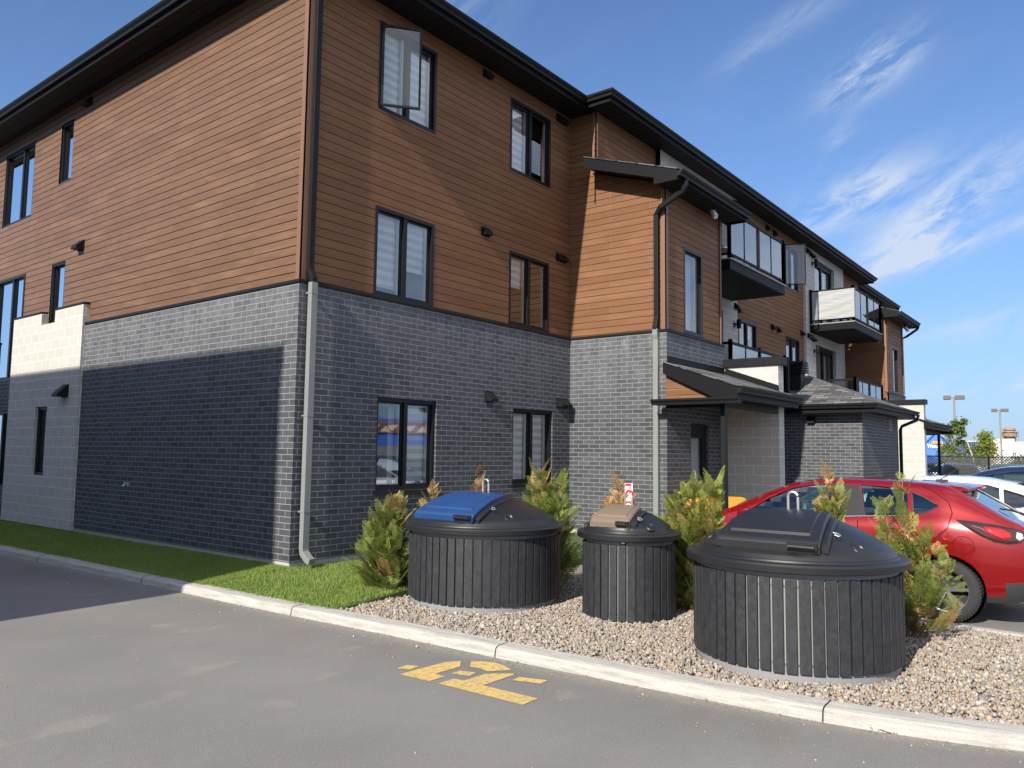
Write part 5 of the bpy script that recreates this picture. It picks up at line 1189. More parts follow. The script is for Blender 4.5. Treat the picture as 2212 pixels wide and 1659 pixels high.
def make_car(S, name, label, loc, paint, group=None, scale=1.0, detail=True, glass=None, cat='car'):
    glass = glass or M_cglass
    t = thing(name, label, cat, loc, group, rz=pi/2); t.scale = (scale,)*3; FR[t.name] = Vector((0, 0, 0)); L_ = S['L']
    body = loft(S, 0, 0, L_, 'body', [paint, M_plast, M_cabin], lambda c: 1 if (c.z < .30 or (c.x < .35 and c.z < .44 and abs(c.y) < .9)) else 0)
    cab = loft(S, .045, S['rear'][0][0]+.12, S['front'][1][0]+.05, 'cutter', [M_cabin], None, zfloor=.55); cab.data.materials.clear(); cab.data.materials.append(M_cabin); boolean(body, cab)
    for poly in S['side']: c = MB(); c.prism(poly, 'y', -1.3, 1.3); boolean(body, tmpobj(c, M_plast))
    for (x0, y0), (x1, y1) in (S['rear'], S['front']):
        c = MB(); z0 = S['rearz'] if x0 < 1.5 else .95; poly = [(x0, -y0), (x1, -y1), (x1, y1), (x0, y0)]; c.prism(poly, 'z', z0, 1.8); boolean(body, tmpobj(c, M_plast))
    for wx in S['wb']:
        for sgn in (-1, 1): c = MB(); c.lathe([(0, 0), (.365, 0), (.365, .5), (0, .5)], (wx, .48 if sgn > 0 else -.98, S['tr']+.01), 40, axis='y'); boolean(body, tmpobj(c, M_plast))
    body.parent = t; FR[body.name] = Vector((0, 0, 0)); body.data.set_sharp_from_angle(angle=radians(28))
    # glass: an inner skin of the greenhouse split into panes
    def pane(nm, xa, xb, polyside=None, topreg=None):
        g = MB(); n = 14
        if polyside:
            for sgn in (-1, 1):
                g = MB(); zs_ = [p[1] for p in polyside]; xs_ = np.linspace(min(p[0] for p in polyside)-.01, max(p[0] for p in polyside)+.01, n); zz = np.linspace(min(zs_)-.01, max(zs_)+.01, 8)
                for i in range(n-1):
                    for j in range(7):
                        q = [(xs_[i], zz[j]), (xs_[i+1], zz[j]), (xs_[i+1], zz[j+1]), (xs_[i], zz[j+1])]
                        cx_, cz_ = (xs_[i]+xs_[i+1])/2, (zz[j]+zz[j+1])/2
                        if cz_ > interp(S['top'], cx_)-.05: continue
                        g.face([(x, sgn*(surfy(S, x, min(z, interp(S['top'], x)-.04))-.012), z) for x, z in q])
                g.build(nm, glass, body, smooth='all', world=False)
        else:
            (x0, y0), (x1, y1) = topreg; xs_ = np.linspace(x0-.01, x1+.01, n); vs = np.linspace(-1, 1, 13)
            for i in range(n-1):
                for j in range(12):
                    q = []
                    for a_, b_ in ((i, j), (i+1, j), (i+1, j+1), (i, j+1)):
                        x = xs_[a_]; yy = (y0+(y1-y0)*(x-x0)/(x1-x0))*1.01*vs[b_]; q.append((x, yy, surfz(S, x, abs(yy))-.012))
                    g.face(q)
            g.build(nm, glass if x0 > 1.5 else M_cglass2, body, smooth='all', world=False)
    for poly in S['side']: pane('side_window', 0, 0, polyside=poly)
    pane('rear_window', 0, 0, topreg=S['rear']); pane('windscreen', 0, 0, topreg=S['front'])
    # wheels
    for wx in S['wb']:
        for sgn in (-1, 1):
            w = MB(); R = S['tr']; yc = sgn*.79; o_ = lambda v: v
            pr = [(.215, -.10), (.27, -.108), (R-.012, -.092), (R, -.075), (R, .075), (R-.012, .092), (.27, .108), (.215, .10)]; w.lathe(pr, (wx, yc, R), 56, axis='y')
            for k in range(56):
                a = 2*pi*k/56; w.obox((wx+R*cos(a), yc+.06, R+R*sin(a)), (-sin(a), 0, cos(a)), (0, 1, 0), (cos(a), 0, sin(a)), .009, .035, .005); w.obox((wx+R*cos(a), yc-.06, R+R*sin(a)), (-sin(a), 0, cos(a)), (0, 1, 0), (cos(a), 0, sin(a)), .009, .035, .005)
            tyre = w.build('tyre', M_tyre, t, smooth=True, world=False)
            r_ = MB(); f = sgn*.085; r_.lathe([(.213, yc-.09-yc), (.222, .0), (.213, .09)], (wx, yc, R), 40, axis='y'); r_.lathe([(.205, f), (.222, f*1.12), (.228, f*1.0), (.222, f*.9)], (wx, yc, R), 40, axis='y'); r_.lathe([(0, f*.82), (.035, f*.82), (.045, f*.6), (0, f*.6)], (wx, yc, R), 20, axis='y')
            for k in range(5):
                for e in (-.17, .17):
                    a = 2*pi*k/5+pi/2; p0 = Vector((wx+.03*cos(a), yc+f*.72, R+.03*sin(a))); a2 = a+e; p1 = Vector((wx+.21*cos(a2), yc+f*.95, R+.21*sin(a2))); d = (p1-p0); ln = d.length; d /= ln; nn = Vector((0, 1, 0)); s__ = d.cross(nn).normalized(); r_.obox((p0+p1)/2, d, s__, d.cross(s__), ln/2, .016, .012)
            r_.lathe([(0, f*.1), (.205, f*.1)], (wx, yc, R), 24, mi=1, axis='y'); r_.build('rim', [M_alloy, M_cabin], tyre, smooth=True, world=False)
            a_ = MB(); a_.lathe([(.36, -.0), (.36, .36), (0, .36)] if sgn < 0 else [(.36, 0), (.36, -.36), (0, -.36)], (wx, sgn*.86, R+.01), 30, axis='y'); a_.build('wheel_arch_liner', M_cabin, t, world=False)
    # seats
    for sx_ in (2.15, 1.20):
        for sy in ((-.36, .36) if sx_ > 2 else (-.42, 0, .42)):
            s = MB(); s.obox((sx_+.12, sy, .60), (1, 0, 0), (0, 1, 0), Z, .26, .23, .06); u_ = Vector((-.25, 0, 1)).normalized(); s.obox((sx_-.18, sy, .86), u_, (0, 1, 0), u_.cross(Vector((0, 1, 0))), .28, .22, .05); s.obox((sx_-.27, sy, 1.19), u_, (0, 1, 0), u_.cross(Vector((0, 1, 0))), .075, .115, .035); s.tube([(sx_-.26, sy-.05, 1.05), (sx_-.27, sy-.05, 1.15)], .006, 5); s.tube([(sx_-.26, sy+.05, 1.05), (sx_-.27, sy+.05, 1.15)], .006, 5)
            s.build('seat', M_seat, t, world=False, bevel=.025, smooth=True)
    def skin(poly, off, nm, m, par, n=16, mirror=True, zlim=None):
        # patch on the body side bounded by a polygon in (x,z)
        for sgn in ((1, -1) if mirror else (1,)):
            g = MB(); pts = [(p[0], p[1]) for p in poly]; cx_ = sum(p[0] for p in pts)/len(pts); cz_ = sum(p[1] for p in pts)/len(pts)
            per = []
            for i in range(len(pts)):
                a, b = pts[i], pts[(i+1) % len(pts)]
                for k in range(4): per.append((a[0]+(b[0]-a[0])*k/4, a[1]+(b[1]-a[1])*k/4))
            K = 5
            def pt(f, q): x = cx_+(q[0]-cx_)*f; z = cz_+(q[1]-cz_)*f; dome = off*(1-f**4)*.8+off*.3; return (x, sgn*(surfy(S, max(x, .0), z)+dome), z)
            for k in range(K):
                f0, f1 = k/K, (k+1)/K
                for i in range(len(per)):
                    j = (i+1) % len(per)
                    g.face([pt(f0, per[i]), pt(f0, per[j]), pt(f1, per[j]), pt(f1, per[i])] if k else [pt(0, per[i]), pt(f1, per[j]), pt(f1, per[i])])
            g.build(nm, m, par, smooth='all', world=False)
    def seam(pts, r=.0048, m=M_seam, nm='panel_gap', closed=False, sides=(1, -1), off=.001):
        for sgn in sides:
            g = MB(); P_ = []
            for a, b in zip(pts, pts[1:]):
                k = max(2, int(hypot(a[0]-b[0], a[1]-b[1])/.03))
                for i in range(k): x = a[0]+(b[0]-a[0])*i/k; z = a[1]+(b[1]-a[1])*i/k; P_.append((x, sgn*(surfy(S, x, z)+off), z))
            g.tube(P_, r, 5); g.build(nm, m, body, world=False)
    if detail:
        dl = S is HATCH
        if dl:
            tl = [(.77, 1.055), (.60, 1.045), (.40, 1.02), (.24, .99), (.17, .965), (.155, .90), (.20, .855), (.30, .835), (.42, .85), (.55, .91), (.68, .99)]
        else: tl = [(.60, 1.02), (.30, 1.03), (.12, .98), (.10, .88), (.22, .82), (.45, .90)]
        skin(tl, .012, 'tail_lamp', M_lampd, body); skin([(.52, 1.01), (.36, .99), (.28, .95), (.27, .90), (.34, .875), (.44, .91), (.52, .955)], .024, 'tail_lamp_lens', M_lampr, body); skin([(.235, .965), (.185, .945), (.175, .90), (.21, .875), (.24, .90)], .020, 'reversing_lamp', M_lampw, body)
        seam(tl+[tl[0]], .005, M_plast, 'lamp_gasket', off=.0)
        th = np.linspace(0, 2*pi, 25); seam([(.70+.10*cos(a), .80+.088*sin(a)) for a in th], .003, nm='fuel_flap_gap', sides=(1,))
        # door gaps, window chrome, black pillar
        seam([(1.02, 1.43) if not dl else (1.10, 1.385), (.98, 1.33), (.84, 1.23), (.80, 1.12), (.84, .96), (1.10, .72), (1.20, .5), (1.25, .28)]); seam([(1.74, 1.02), (1.72, .7), (1.72, .28)]); seam([(3.22, .93), (3.2, .5), (3.1, .28)]); seam([(1.25, .27), (3.1, .27)])
        b0_ = S['side']; skin([(1.66, 1.045) if dl else (1.82, 1.04), (1.87, 1.015) if dl else (2.0, 1.01), (1.95, 1.375) if dl else (2.1, 1.36), (1.75, 1.375) if dl else (1.9, 1.36)], .003, 'door_pillar', M_cabin, body)
        seam([(3.12, .955), (2.4, .99), (1.86, 1.022), (1.66, 1.038), (1.22, 1.068)], .007, M_chrome, 'window_moulding')
        for poly in S['side'][2:]: seam(poly[:]+[poly[0]], .008, M_plast, 'window_seal')
        # handles and mirrors
        for hx in (1.45, 2.35):
            for sgn in (1, -1): g = MB(); y = sgn*(surfy(S, hx, .86)+.02); g.obox((hx, y, .865), (1, 0, 0), Z, (0, 1, 0), .09, .014, .012); g.build('door_handle', paint, body, smooth=True, world=False, bevel=.008)
        for sgn in (1, -1): g = MB(); y = sgn*.98; g.obox((2.98, y, 1.0), (1, 0, 0), (0, 1, 0), Z, .075, .10, .07); g.obox((2.99, sgn*.88, .96), (1, 0, 0), (0, 1, 0), Z, .03, .06, .02, 1); g.build('wing_mirror', [paint, M_plast], body, smooth=True, world=False, bevel=.03)
        if dl:
            # roof spoiler with its lamp, wiper, antenna, lower bumper
            g = MB(); ns = 12; T_ = []; B_ = []
            for j in range(ns+1):
                v = -1+2*j/ns; y = v*.53; T_.append([(.62-.02*abs(v)**3*-1+.04*v*v, y, 1.392-.03*v*v), (.74, y, 1.418-.03*v*v), (.95, y*1.05, surfz(S, .95, abs(y*1.05))+.004)]); B_.append([(.62+.04*v*v+.02*abs(v)**3, y, 1.368-.03*v*v), (.80, y, surfz(S, .80, abs(y))-.02), (.95, y*1.05, surfz(S, .95, abs(y*1.05))-.03)])
            for j in range(ns):
                for i in range(2): g.face([T_[j][i], T_[j+1][i], T_[j+1][i+1], T_[j][i+1]]); g.face([B_[j][i], B_[j][i+1], B_[j+1][i+1], B_[j+1][i]])
                g.face([T_[j][0], B_[j][0], B_[j+1][0], T_[j+1][0]])
            for e in (0, ns): g.face([T_[e][0], T_[e][1], T_[e][2], B_[e][2], B_[e][1], B_[e][0]])
            g.build('roof_spoiler', paint, body, smooth=True, world=False, weld=True)
            g = MB(); g.obox((.612, 0, 1.378), (1, 0, 0), (0, 1, 0), Z, .012, .13, .012); g.build('brake_lamp', M_lampr, body, world=False)
            g = MB(); g.tube([(.12, -.02, 1.05), (.17, -.02, 1.085), (.24, 0, 1.098), (.36, .12, 1.145), (.42, .30, 1.16)], .011, 6); g.obox((.115, -.02, 1.045), (1, 0, 0), (0, 1, 0), Z, .03, .035, .02); g.build('rear_wiper', M_plast, body, smooth=True, world=False)
            g = MB(); g.obox((1.02, 0, surfz(S, 1.02, 0)+.012), (1, 0, 0), (0, 1, 0), Z, .06, .022, .014); g.tube([(1.04, 0, surfz(S, 1.04, 0)+.02), (.78, 0, 1.62)], [.007, .0035], 6); g.build('antenna', M_plast, body, world=False, bevel=0)
        g = MB(); g.obox((-.004, 0, .82), (0, 1, 0), Z, (1, 0, 0), .26, .06, .006); g.build('number_plate', M_white, body, world=False)
    else:
        skin([(.60, 1.02), (.30, 1.03), (.12, .98), (.10, .88), (.22, .82), (.45, .90)], .012, 'tail_lamp', M_lampr, body)
    return t
make_car(HATCH, 'parked_hatchback', 'shiny red five-door hatchback parked behind the cedar shrubs', (4.03, -8.17, 0), M_redp, scale=1.03)
make_car(SEDAN, 'parked_car', 'white sedan parked between the red hatchback and the dark blue car', (6.72, -9.02, 0), M_whp, scale=1.03, glass=M_cglass2)
make_car(SEDAN, 'parked_car', 'dark blue sedan at the right edge, beyond the white one', (9.45, -10.05, 0), M_navy, scale=1.13)

# yellow grit box by the entrance post
gb = thing('grit_box', 'yellow plastic grit box standing by the black entrance post', 'grit box', (7.5, -3.0, .095))
def yrect(x0, x1, y0, y1, z): return [(x0, y0, z), (x1, y0, z), (x1, y1, z), (x0, y1, z)]
def frust(mb, a, b):
    for i in range(4): j = (i+1) % 4; mb.face([a[i], a[j], b[j], b[i]])
M_yb = mat('yellow_plastic', (.80, .36, .012), .45)
g = MB(); frust(g, yrect(7.02, 8.04, -3.12, -2.46, .10), yrect(6.98, 8.08, -3.15, -2.42, .72)); g.face(yrect(6.98, 8.08, -3.15, -2.42, .72)); g.build('box_body', M_yb, gb)
g = MB(); A = yrect(6.94, 8.12, -3.19, -2.38, .725); B = yrect(6.94, 8.12, -3.19, -2.38, .79); C_ = yrect(7.00, 8.06, -3.10, -2.44, .93); D = yrect(7.04, 8.02, -3.05, -2.50, .955); frust(g, A, B); frust(g, B, C_); frust(g, C_, D); g.face(D); g.face(A); g.build('box_lid', M_yb, gb, bevel=0)

# balcony furniture and cloth screen
def b_white(): pass
ch = thing('patio_chair', 'pale wire patio chair seen through the glass of the nearer balcony', 'chair', (10.9, -1.45, 6.13))
g = MB()
g.tube([(10.65, -1.25, 6.13), (10.66, -1.3, 6.55), (10.66, -1.72, 6.57), (10.66, -1.75, 6.13)], .012, 6); g.tube([(11.15, -1.25, 6.13), (11.15, -1.3, 6.55), (11.15, -1.72, 6.57), (11.15, -1.75, 6.13)], .012, 6); g.build('chair_leg', M_steel, ch, smooth=True)
g = MB(); g.box(10.64, 11.17, -1.76, -1.26, 6.56, 6.60); g.build('seat', M_white, ch, bevel=.015)
g = MB(); g.prism([(10.66, 6.60), (11.15, 6.60), (11.18, 6.95), (11.08, 7.06), (10.73, 7.06), (10.62, 6.95)], 'y', -1.27, -1.24); g.build('backrest', M_white, ch, bevel=.01)
tb_ = thing('patio_table', 'small round pale table beside the wire chair on the nearer balcony', 'table', (11.9, -1.4, 6.13))
g = MB(); g.lathe([(0, 6.78), (.38, 6.78), (.39, 6.80), (.38, 6.82), (0, 6.82)], (11.9, -1.4, 0), 32); g.build('tabletop', M_white, tb_, smooth=True)
g = MB()
for a in (.6, 2.2, 3.8, 5.4): g.tube([(11.9+.28*cos(a), -1.4+.28*sin(a), 6.13), (11.9+.1*cos(a), -1.4+.1*sin(a), 6.5), (11.9+.26*cos(a), -1.4+.26*sin(a), 6.78)], .012, 6)
g.build('table_leg', M_steel, tb_, smooth=True)
g = MB(); xs_ = np.linspace(-2.03, -.80, 14); zs_ = np.linspace(6.24, 7.18, 12)
for i in range(13):
    for j in range(11):
        q = [(xs_[i], zs_[j]), (xs_[i+1], zs_[j]), (xs_[i+1], zs_[j+1]), (xs_[i], zs_[j+1])]; g.face([(19.84-.006*sin(z*23+y*5)-.012*sin(y*5+z*3)*cos(z*2.1), y, z) for y, z in q])
g.face([(19.84, -2.03, 6.24), (19.84, -2.125, 6.24), (19.84, -2.125, 7.18), (19.84, -2.03, 7.18)]); g.face([(19.84, -2.125, 6.24), (19.99, -2.125, 6.22), (19.99, -2.125, 7.2), (19.84, -2.125, 7.18)])
tag(g.build('cloth_screen', M_fabric, smooth='all'), 'pale cloth screen tied over the side glass of the farther balcony', 'screen')
um = MB(); um.lathe([(.55, 6.72), (.3, 6.9), (.05, 7.0), (.0, 7.02)], (22.6, -1.5, 0), 8); um.tube([(22.6, -1.5, 6.13), (22.6, -1.5, 6.95)], .02, 6); tag(um.build('patio_umbrella', mat('umbrella_cloth', (.05, .06, .065), .8)), 'dark half-folded patio umbrella standing on the farther balcony', 'umbrella')
# ================================================================ BACKGROUND
def at(az, d, z=0): a = radians(az); return Vector((CAM.x+d*cos(a), CAM.y+d*sin(a), z))
def zel(el, d): return CAM.z+d*math.tan(radians(el))
# chain-link fence with dark slats across the back of the lot
fc = thing('chain_link_fence', 'long chain-link fence with dark weave across the back of the lot', 'fence', (28, -6, 0))
F0, F1 = Vector((27.5, 2.5, 0)), Vector((31.5, -11.5, 0)); fu = (F1-F0); FL_ = fu.length; fu /= FL_; fn = Vector((fu.y, -fu.x, 0))
def b_fence():
    m = bpy.data.materials.new('chain_link'); m.use_nodes = True; g = G(m); b = g.n['Principled BSDF']; b.inputs['Base Color'].default_value = (.035, .038, .036, 1); b.inputs['Roughness'].default_value = .6
    uv = g.coord('UV'); w = []
    for a in (.785, -.785):
        t = g.node('ShaderNodeTexWave', wave_type='BANDS', bands_direction='X'); t.inputs['Scale'].default_value = 4.2; g.link(g.maps(uv, rot=(0, 0, a)), t.inputs['Vector']); w.append(g.ramp(t.outputs['Fac'], [(.50, 0), (.62, 1)]))
    f = g.math('MAXIMUM', w[0], w[1]); tr = g.node('ShaderNodeBsdfTransparent'); mx = g.node('ShaderNodeMixShader'); g.link(f, mx.inputs[0]); g.link(tr.outputs[0], mx.inputs[1]); g.link(b.outputs[0], mx.inputs[2]); g.link(mx.outputs[0], g.n['Material Output'].inputs[0]); return m
M_fence = b_fence()
g = MB(); g.face([F0+Z*.03, F1+Z*.03, F1+Z*1.83, F0+Z*1.83], [(0, 0), (FL_, 0), (FL_, 1.8), (0, 1.8)]); n = int(FL_/.06)
for k in range(n): p = F0+fu*(k*.06); g.face([p+Z*1.83, p+fu*.06+Z*1.83, p+fu*.03+Z*1.875], [(.5, .5)]*3, 1)
g.build('fence_mesh', [M_fence, M_plast], fc)
for k in range(7): p = F0+fu*(FL_*k/6)+fn*.03; g = MB(); g.tube([p, p+Z*1.86], .03, 8); g.build('fence_post', M_char, fc, smooth=True)
g = MB(); g.tube([F0+Z*1.80, F1+Z*1.80], .018, 6); g.build('top_rail', M_char, fc)
# parking-lot lights
for i, (az, d, zt, wd, lab) in enumerate(((8.70, 98, 8.15, .88, 'taller-looking twin-headed car park light over the blue store'), (6.24, 128, 8.25, .88, 'twin-headed car park light nearer the white store'))):
    p = at(az, d); t = thing('lot_lamp', lab, 'lamp post', p, 'twin-headed lights in the far car park'); g = MB(); g.tube([p, p+Z*zt], [.14, .10], 8); g.build('pole', mat('lamp_pole', (.20, .20, .19), .6), t, smooth=True)
    u_ = Vector((sin(radians(az)), -cos(radians(az)), 0)); w_ = Vector((u_.y, -u_.x, 0))
    for sgn in (-1, 1):
        g = MB(); c = p+u_*(sgn*(wd*.62 if sgn > 0 else wd*.75))+Z*(zt+.18); g.obox(c, u_, w_, Z, .48 if sgn > 0 else .36, .4, .22); g.obox(p+u_*sgn*.15+Z*(zt+.15), u_, w_, Z, .16, .05, .05); g.build('lamp_head', mat('lamp_head_brown', (.11, .075, .07), .6), t, bevel=.04)
# blue store
def boxat(mb, az0, az1, d, z0, z1, depth, mi=0):
    a, b = at(az0, d), at(az1, d); u = (b-a); L_ = u.length; u /= L_; n_ = Vector((u.y, -u.x, 0)); 
    if n_.dot(a-CAM) < 0: n_ = -n_
    c = (a+b)/2+n_*depth/2+Z*(z0+z1)/2; mb.obox(c, u, Z, n_, L_/2, (z1-z0)/2, depth/2, mi); return a, b, u, n_
M_b1 = mat('royal_blue_cladding', (.018, .040, .36), .6); M_b2 = mat('bright_blue_cladding', (.045, .16, .62), .6); M_stw = mat('store_white_wall', (.70, .69, .66), .8); M_stc = mat('store_cream_wall', (.52, .45, .35), .8); M_or = mat('store_orange_sign', (.75, .27, .03), .5); M_ysp = mat('sign_yellow', (.85, .50, .04), .5)
D_ = 180
st = thing('superstore', 'big blue store with a gabled entrance and white lettering beyond the fence', 'store', at(9.5, D_))
zb = zel(1.06, D_)
g = MB(); boxat(g, 12.5, 10.77, D_+2, 0, zb, 30); boxat(g, 9.0, 7.05, D_+2, 0, zel(1.03, D_), 30); g.build('wall', M_b1, st)
g = MB(); boxat(g, 12.5, 6.6, D_+1.9, zel(1.04, D_), zel(1.10, D_), 30.4); g.build('parapet', M_stw, st)
g = MB(); a, b_ = at(10.40, D_), at(8.95, D_); u = (b_-a); Lw = u.length; u /= Lw; n_ = Vector((-u.y, u.x, 0)); n_ = n_ if n_.dot(a-CAM) < 0 else -n_
prof = [(0, 0), (Lw, 0), (Lw, zel(1.18, D_)), (Lw*.80, zel(1.18, D_)), (Lw*.42, zel(1.68, D_)), (0, zel(1.0, D_))]
fr_ = [a+u*x+Z*z for x, z in prof]; bk = [p-n_*6 for p in fr_]; g.face(fr_); g.face(bk)
for i in range(6): g.face([fr_[i], fr_[(i+1) % 6], bk[(i+1) % 6], bk[i]])
g.build('gabled_entrance', M_b2, st)
g = MB()
for (x0, z0, x1, z1) in ((0, zel(1.0, D_), Lw*.42, zel(1.68, D_)), (Lw*.42, zel(1.68, D_), Lw*.80, zel(1.18, D_)), (Lw*.80, zel(1.18, D_), Lw, zel(1.18, D_))):
    p0, p1 = a+u*x0+Z*z0, a+u*x1+Z*z1; d = (p1-p0).normalized(); g.obox((p0+p1)/2+n_*.15, d, n_, d.cross(n_), (p1-p0).length/2+.1, .3, .13)
g.build('gable_trim', mat('steel_blue_trim', (.06, .16, .50), .5), st)
text_mesh('Walmart', 1.25, M_stw, st, a+u*.35+n_*.25+Z*zel(.62, D_), u, Z, n_, extrude=.08, bold=.03, sx=.62, name='store_lettering')
g = MB(); cst = a+u*(Lw*.66)+n_*.3+Z*zel(.72, D_)
for k in range(6): an = pi/2+k*pi/3; d = u*cos(an)+Z*sin(an); g.obox(cst+d*.55, d, n_, d.cross(n_), .27, .08, .09)
g.build('spark_emblem', M_ysp, st)
g = MB(); c = a+u*(Lw*.46)+n_*.3+Z*zel(.98, D_); g.obox(c, u, Z, n_, .85, .26, .15); g.build('orange_sign', M_or, st)
ws = thing('white_warehouse', 'low white store building at the right edge with cream parapet behind', 'building', at(5, 200))
g = MB(); boxat(g, 6.55, -8, 200, 0, zel(1.03, 200), 40); g.build('wall', M_stw, ws)
g = MB(); boxat(g, 7.05, 5.55, 214, 0, zel(1.22, 214), 20); g.build('cream_wall', M_stc, ws)
for az in (6.75, 5.42, 6.6): g = MB(); boxat(g, az, az-.08, 199.7, zel(.78, 200), zel(.87, 200), .3); g.build('wall_unit', M_char, ws)
tw = thing('water_tower', 'squat brown tower with railed balconies above the white store', 'tower', at(5.78, 260)); pT = at(5.78, 260)
M_tw = mat('weathered_tower', (.26, .19, .15), .8); g = MB(); zz = lambda e: zel(e, 260)
g.lathe([(1.5, 0), (1.5, zz(1.30)), (1.45, zz(1.34)), (1.75, zz(1.36)), (1.9, zz(1.58)), (1.6, zz(1.62)), (1.25, zz(1.72)), (1.6, zz(1.76)), (1.55, zz(1.85)), (.9, zz(1.92)), (0, zz(1.93))], (pT.x, pT.y, 0), 16); g.build('tower_body', M_tw, tw)
g = MB(); g.lathe([(1.6, zz(1.36)), (2.2, zz(1.36)), (2.2, zz(1.375)), (1.6, zz(1.375))], (pT.x, pT.y, 0), 16); g.lathe([(1.6, zz(1.62)), (2.2, zz(1.62)), (2.2, zz(1.635)), (1.6, zz(1.635))], (pT.x, pT.y, 0), 16)
for k in range(8): a_ = 2*pi*k/8; g.tube([(pT.x+2.15*cos(a_), pT.y+2.15*sin(a_), zz(1.30)), (pT.x+2.15*cos(a_), pT.y+2.15*sin(a_), zz(1.72))], .06, 4)
g.build('gallery_rail', M_tw, tw)
# wind-blown trees
def tree(label, az, d, top_el, rad, n, bend, leafc, bushy=.0):
    p = at(az, d, 0); h = zel(top_el, d); t = thing('young_tree', label, 'tree', p, 'young trees behind the fence'); g = MB(); wind = Vector((sin(radians(az)), -cos(radians(az)), 0))*bend
    top = p+Z*h+wind*h*.25; pts = [p, p.lerp(top, .35)-wind*.1, p.lerp(top, .7), top]; g.tube(pts, [.11, .07, .045, .015], 6); Vs = []; Fs = []; Cs_ = []
    limbs = []
    for k in range(18):
        f = rng.uniform(.12, .98); b = pts[0].lerp(pts[1], f*3) if f < .33 else pts[1].lerp(pts[2], (f-.33)*3) if f < .67 else pts[2].lerp(pts[3], (f-.67)*3); a_ = rng.uniform(0, 2*pi); ln = rad*(1.25-f)*rng.uniform(.6, 1.15)
        e = b+Vector((cos(a_), sin(a_), 0))*ln*.8+Z*ln*rng.uniform(.5, 1.0)+wind*ln*.6; g.tube([b, b.lerp(e, .5)+Z*.05, e], [.03, .018, .006], 5, caps=False); limbs.append((b, e))
    g.build('trunk', mat('pale_bark', (.36, .33, .29), .9), t, smooth=True)
    for i in range(n):
        b, e = limbs[rng.integers(0, len(limbs))]; f = rng.random()**.6; q = b.lerp(e, f)+Vector(rng.normal(size=3)*rad*(.07+.10*bushy)); s_ = rng.uniform(.05, .11)*rad/1.2; R_ = rotmats(1, rng)[0]*s_; i0 = len(Vs)
        for vv in ((-1, 0, 0), (0, .45, 0), (1, 0, .15), (0, -.45, 0)): Vs.append(tuple(np.array(q)+R_@np.array(vv)-np.array(p)))
        Fs.append((i0, i0+1, i0+2, i0+3)); Cs_ += [list(np.array(leafc)*rng.uniform(.6, 1.3))+[1]]*4
    me = bpy.data.meshes.new('crown'); me.from_pydata(Vs, [], Fs); at_ = me.color_attributes.new('tone', 'FLOAT_COLOR', 'POINT'); at_.data.foreach_set('color', np.array(Cs_, dtype=np.float32).ravel()); me.materials.append(M_leaf); o = bpy.data.objects.new('crown', me); COL.objects.link(o); o.parent = t
tree('tallest wind-bent young tree in front of the blue store wall', 7.55, 80, 2.25, 2.0, 2600, -.9, (.13, .19, .05))
tree('slimmer young tree just right of the taller car park light', 8.35, 84, 1.65, 1.5, 1500, -.9, (.12, .17, .055))
tree('low bushy yellow-green tree at the foot of the store sign', 9.12, 90, .72, 1.2, 1500, -.3, (.19, .19, .03), .6)
tree('low broad yellow-green tree before the right end of the blue wall', 7.05, 82, 1.25, 1.7, 2600, -.3, (.20, .24, .04), .8)
tree('distant grey-green tree showing between the pillar and the far post', 11.4, 150, 1.35, 2.6, 1500, -.2, (.10, .13, .06), .6)
tree('leafy bush behind the fence at the right edge of the view', 5.3, 52, -.2, 1.2, 1500, 0, (.08, .12, .035), .8)
# far car park: cars and light poles seen through the fence
row = [c for c in bpy.data.objects if c.name == 'parked_car'][0]
paints = [(M_silver, 'silver'), (M_grey, 'dark grey'), (M_navy, 'dark blue'), (M_whp, 'white'), (M_grey, 'charcoal'), (mat('maroon_car_paint', rough=.3, build=b_paint((.16, .02, .02), .3)), 'maroon')]
spots = [(11.2, 44), (9.9, 46), (8.6, 43), (7.4, 45), (6.3, 42), (5.0, 50)]
words = ['seen through the fence beside the far entrance post', 'second along behind the fence from the far entrance post', 'behind the fence under the taller car park light', 'behind the fence below the tallest young tree', 'behind the fence below the right car park light', 'behind the fence at the right edge above the dark blue car']
for (az, d), (pm_, cn), wd_ in zip(spots, paints, words):
    c = copy_tree(row); c.location = at(az, d); c.rotation_euler = (0, 0, radians(rng.uniform(155, 200))); c['label'] = cn+' car '+wd_; c['group'] = 'cars in the lot behind the fence'
    for ch in c.children:
        if ch.name.startswith('body'): ch.data = ch.data.copy(); ch.data.materials[0] = pm_
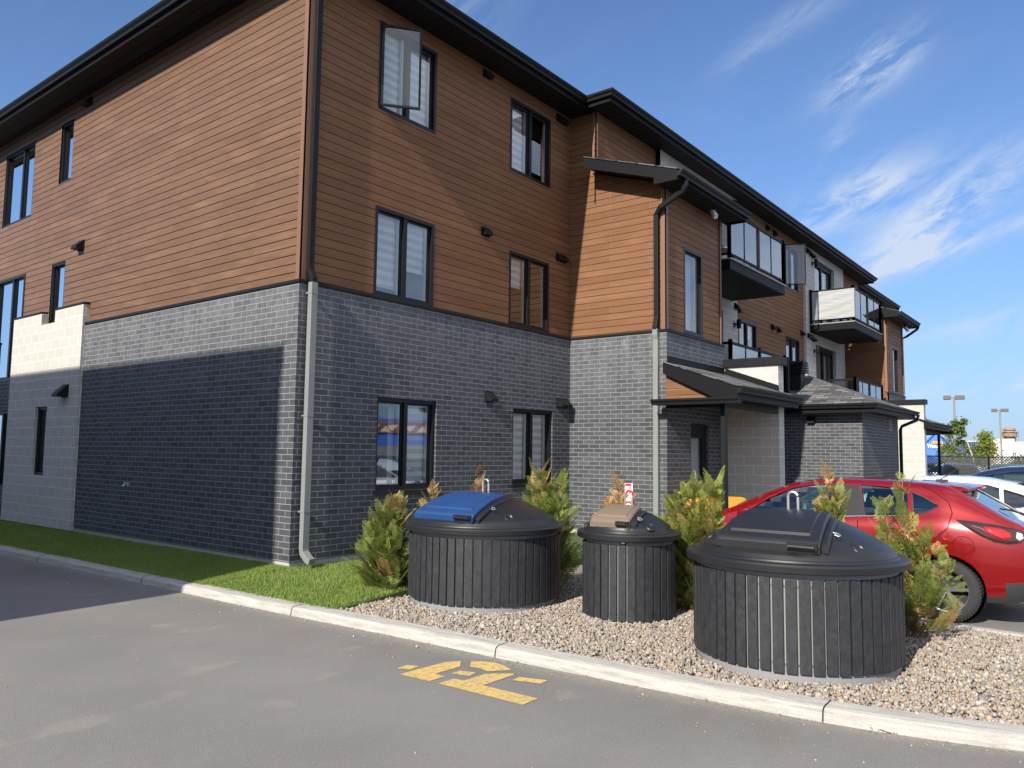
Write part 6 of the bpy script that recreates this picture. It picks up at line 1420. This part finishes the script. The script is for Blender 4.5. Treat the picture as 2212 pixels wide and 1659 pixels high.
# building across the side lane, out of view: it shades the wall and road on the left
nb = thing('neighbour_building', 'long flat-roofed grey building across the side lane', 'building', (-16, 8, 0))
g = MB(); NW = Plane((-10, 0, 0), (0, 1, 0), (1, 0, 0)); holes = [(1.5+4*k, 3.6+4*k, 1+3*j, 2.5+3*j) for k in range(4) for j in range(3)]
wall(g, NW, -.52, 17, 0, 9.6, holes); wall(g, Plane((0, -.52, 0), (1, 0, 0), (0, -1, 0)), -22, -10, 0, 9.6); wall(g, Plane((-22, 0, 0), (0, 1, 0), (-1, 0, 0)), -.52, 17, 0, 9.6); wall(g, Plane((0, 17, 0), (1, 0, 0), (0, 1, 0)), -22, -10, 0, 9.6); g.build('wall', M_block, nb)
g = MB(); g.box(-22.1, -9.95, -.56, 17.1, 9.6, 9.84); g.build('roof', M_black, nb)
for h in holes: g = MB(); pbox(g, NW, *h, -.1, -.05); g.build('window', M_cglass2, nb)
# warehouse across the street to the right, mirrored in the ground floor panes
wh = thing('street_warehouse', 'blue and white warehouse across the street with red trusses on its band', 'building', (52, -52, 0))
ux = Vector((.70, .71, 0)).normalized(); nx = Vector((-.71, .70, 0)).normalized(); O_ = Vector((50, -54, 0))
g = MB(); g.obox(O_+Z*1.15-nx*10, ux, Z, nx, 26, 1.149, 10); g.build('wall', mat('warehouse_grey', (.22, .24, .25), .8), wh)
g = MB(); g.obox(O_+Z*2.95-nx*10, ux, Z, nx, 26.02, .649, 10.02); g.obox(O_+Z*5.0-nx*10, ux, Z, nx, 26.02, .199, 10.02); g.build('blue_band', M_b2, wh)
g = MB(); g.obox(O_+Z*4.2-nx*10, ux, Z, nx, 26.01, .599, 10.01); g.build('white_band', M_stw, wh)
g = MB()
g.obox(O_+Z*4.75+nx*.15, ux, Z, nx, 26, .05, .1); g.obox(O_+Z*3.65+nx*.15, ux, Z, nx, 26, .05, .1)
for k in range(-13, 14):
    for s__ in (-1, 1): d = (ux*s__*.9+Z*1.1).normalized(); g.obox(O_+ux*(k*1.9+s__*.45)+Z*4.2+nx*.15, d, nx, d.cross(nx), .70, .1, .05)
g.build('red_truss', mat('orange_red_steel', (.60, .11, .06), .6), wh)
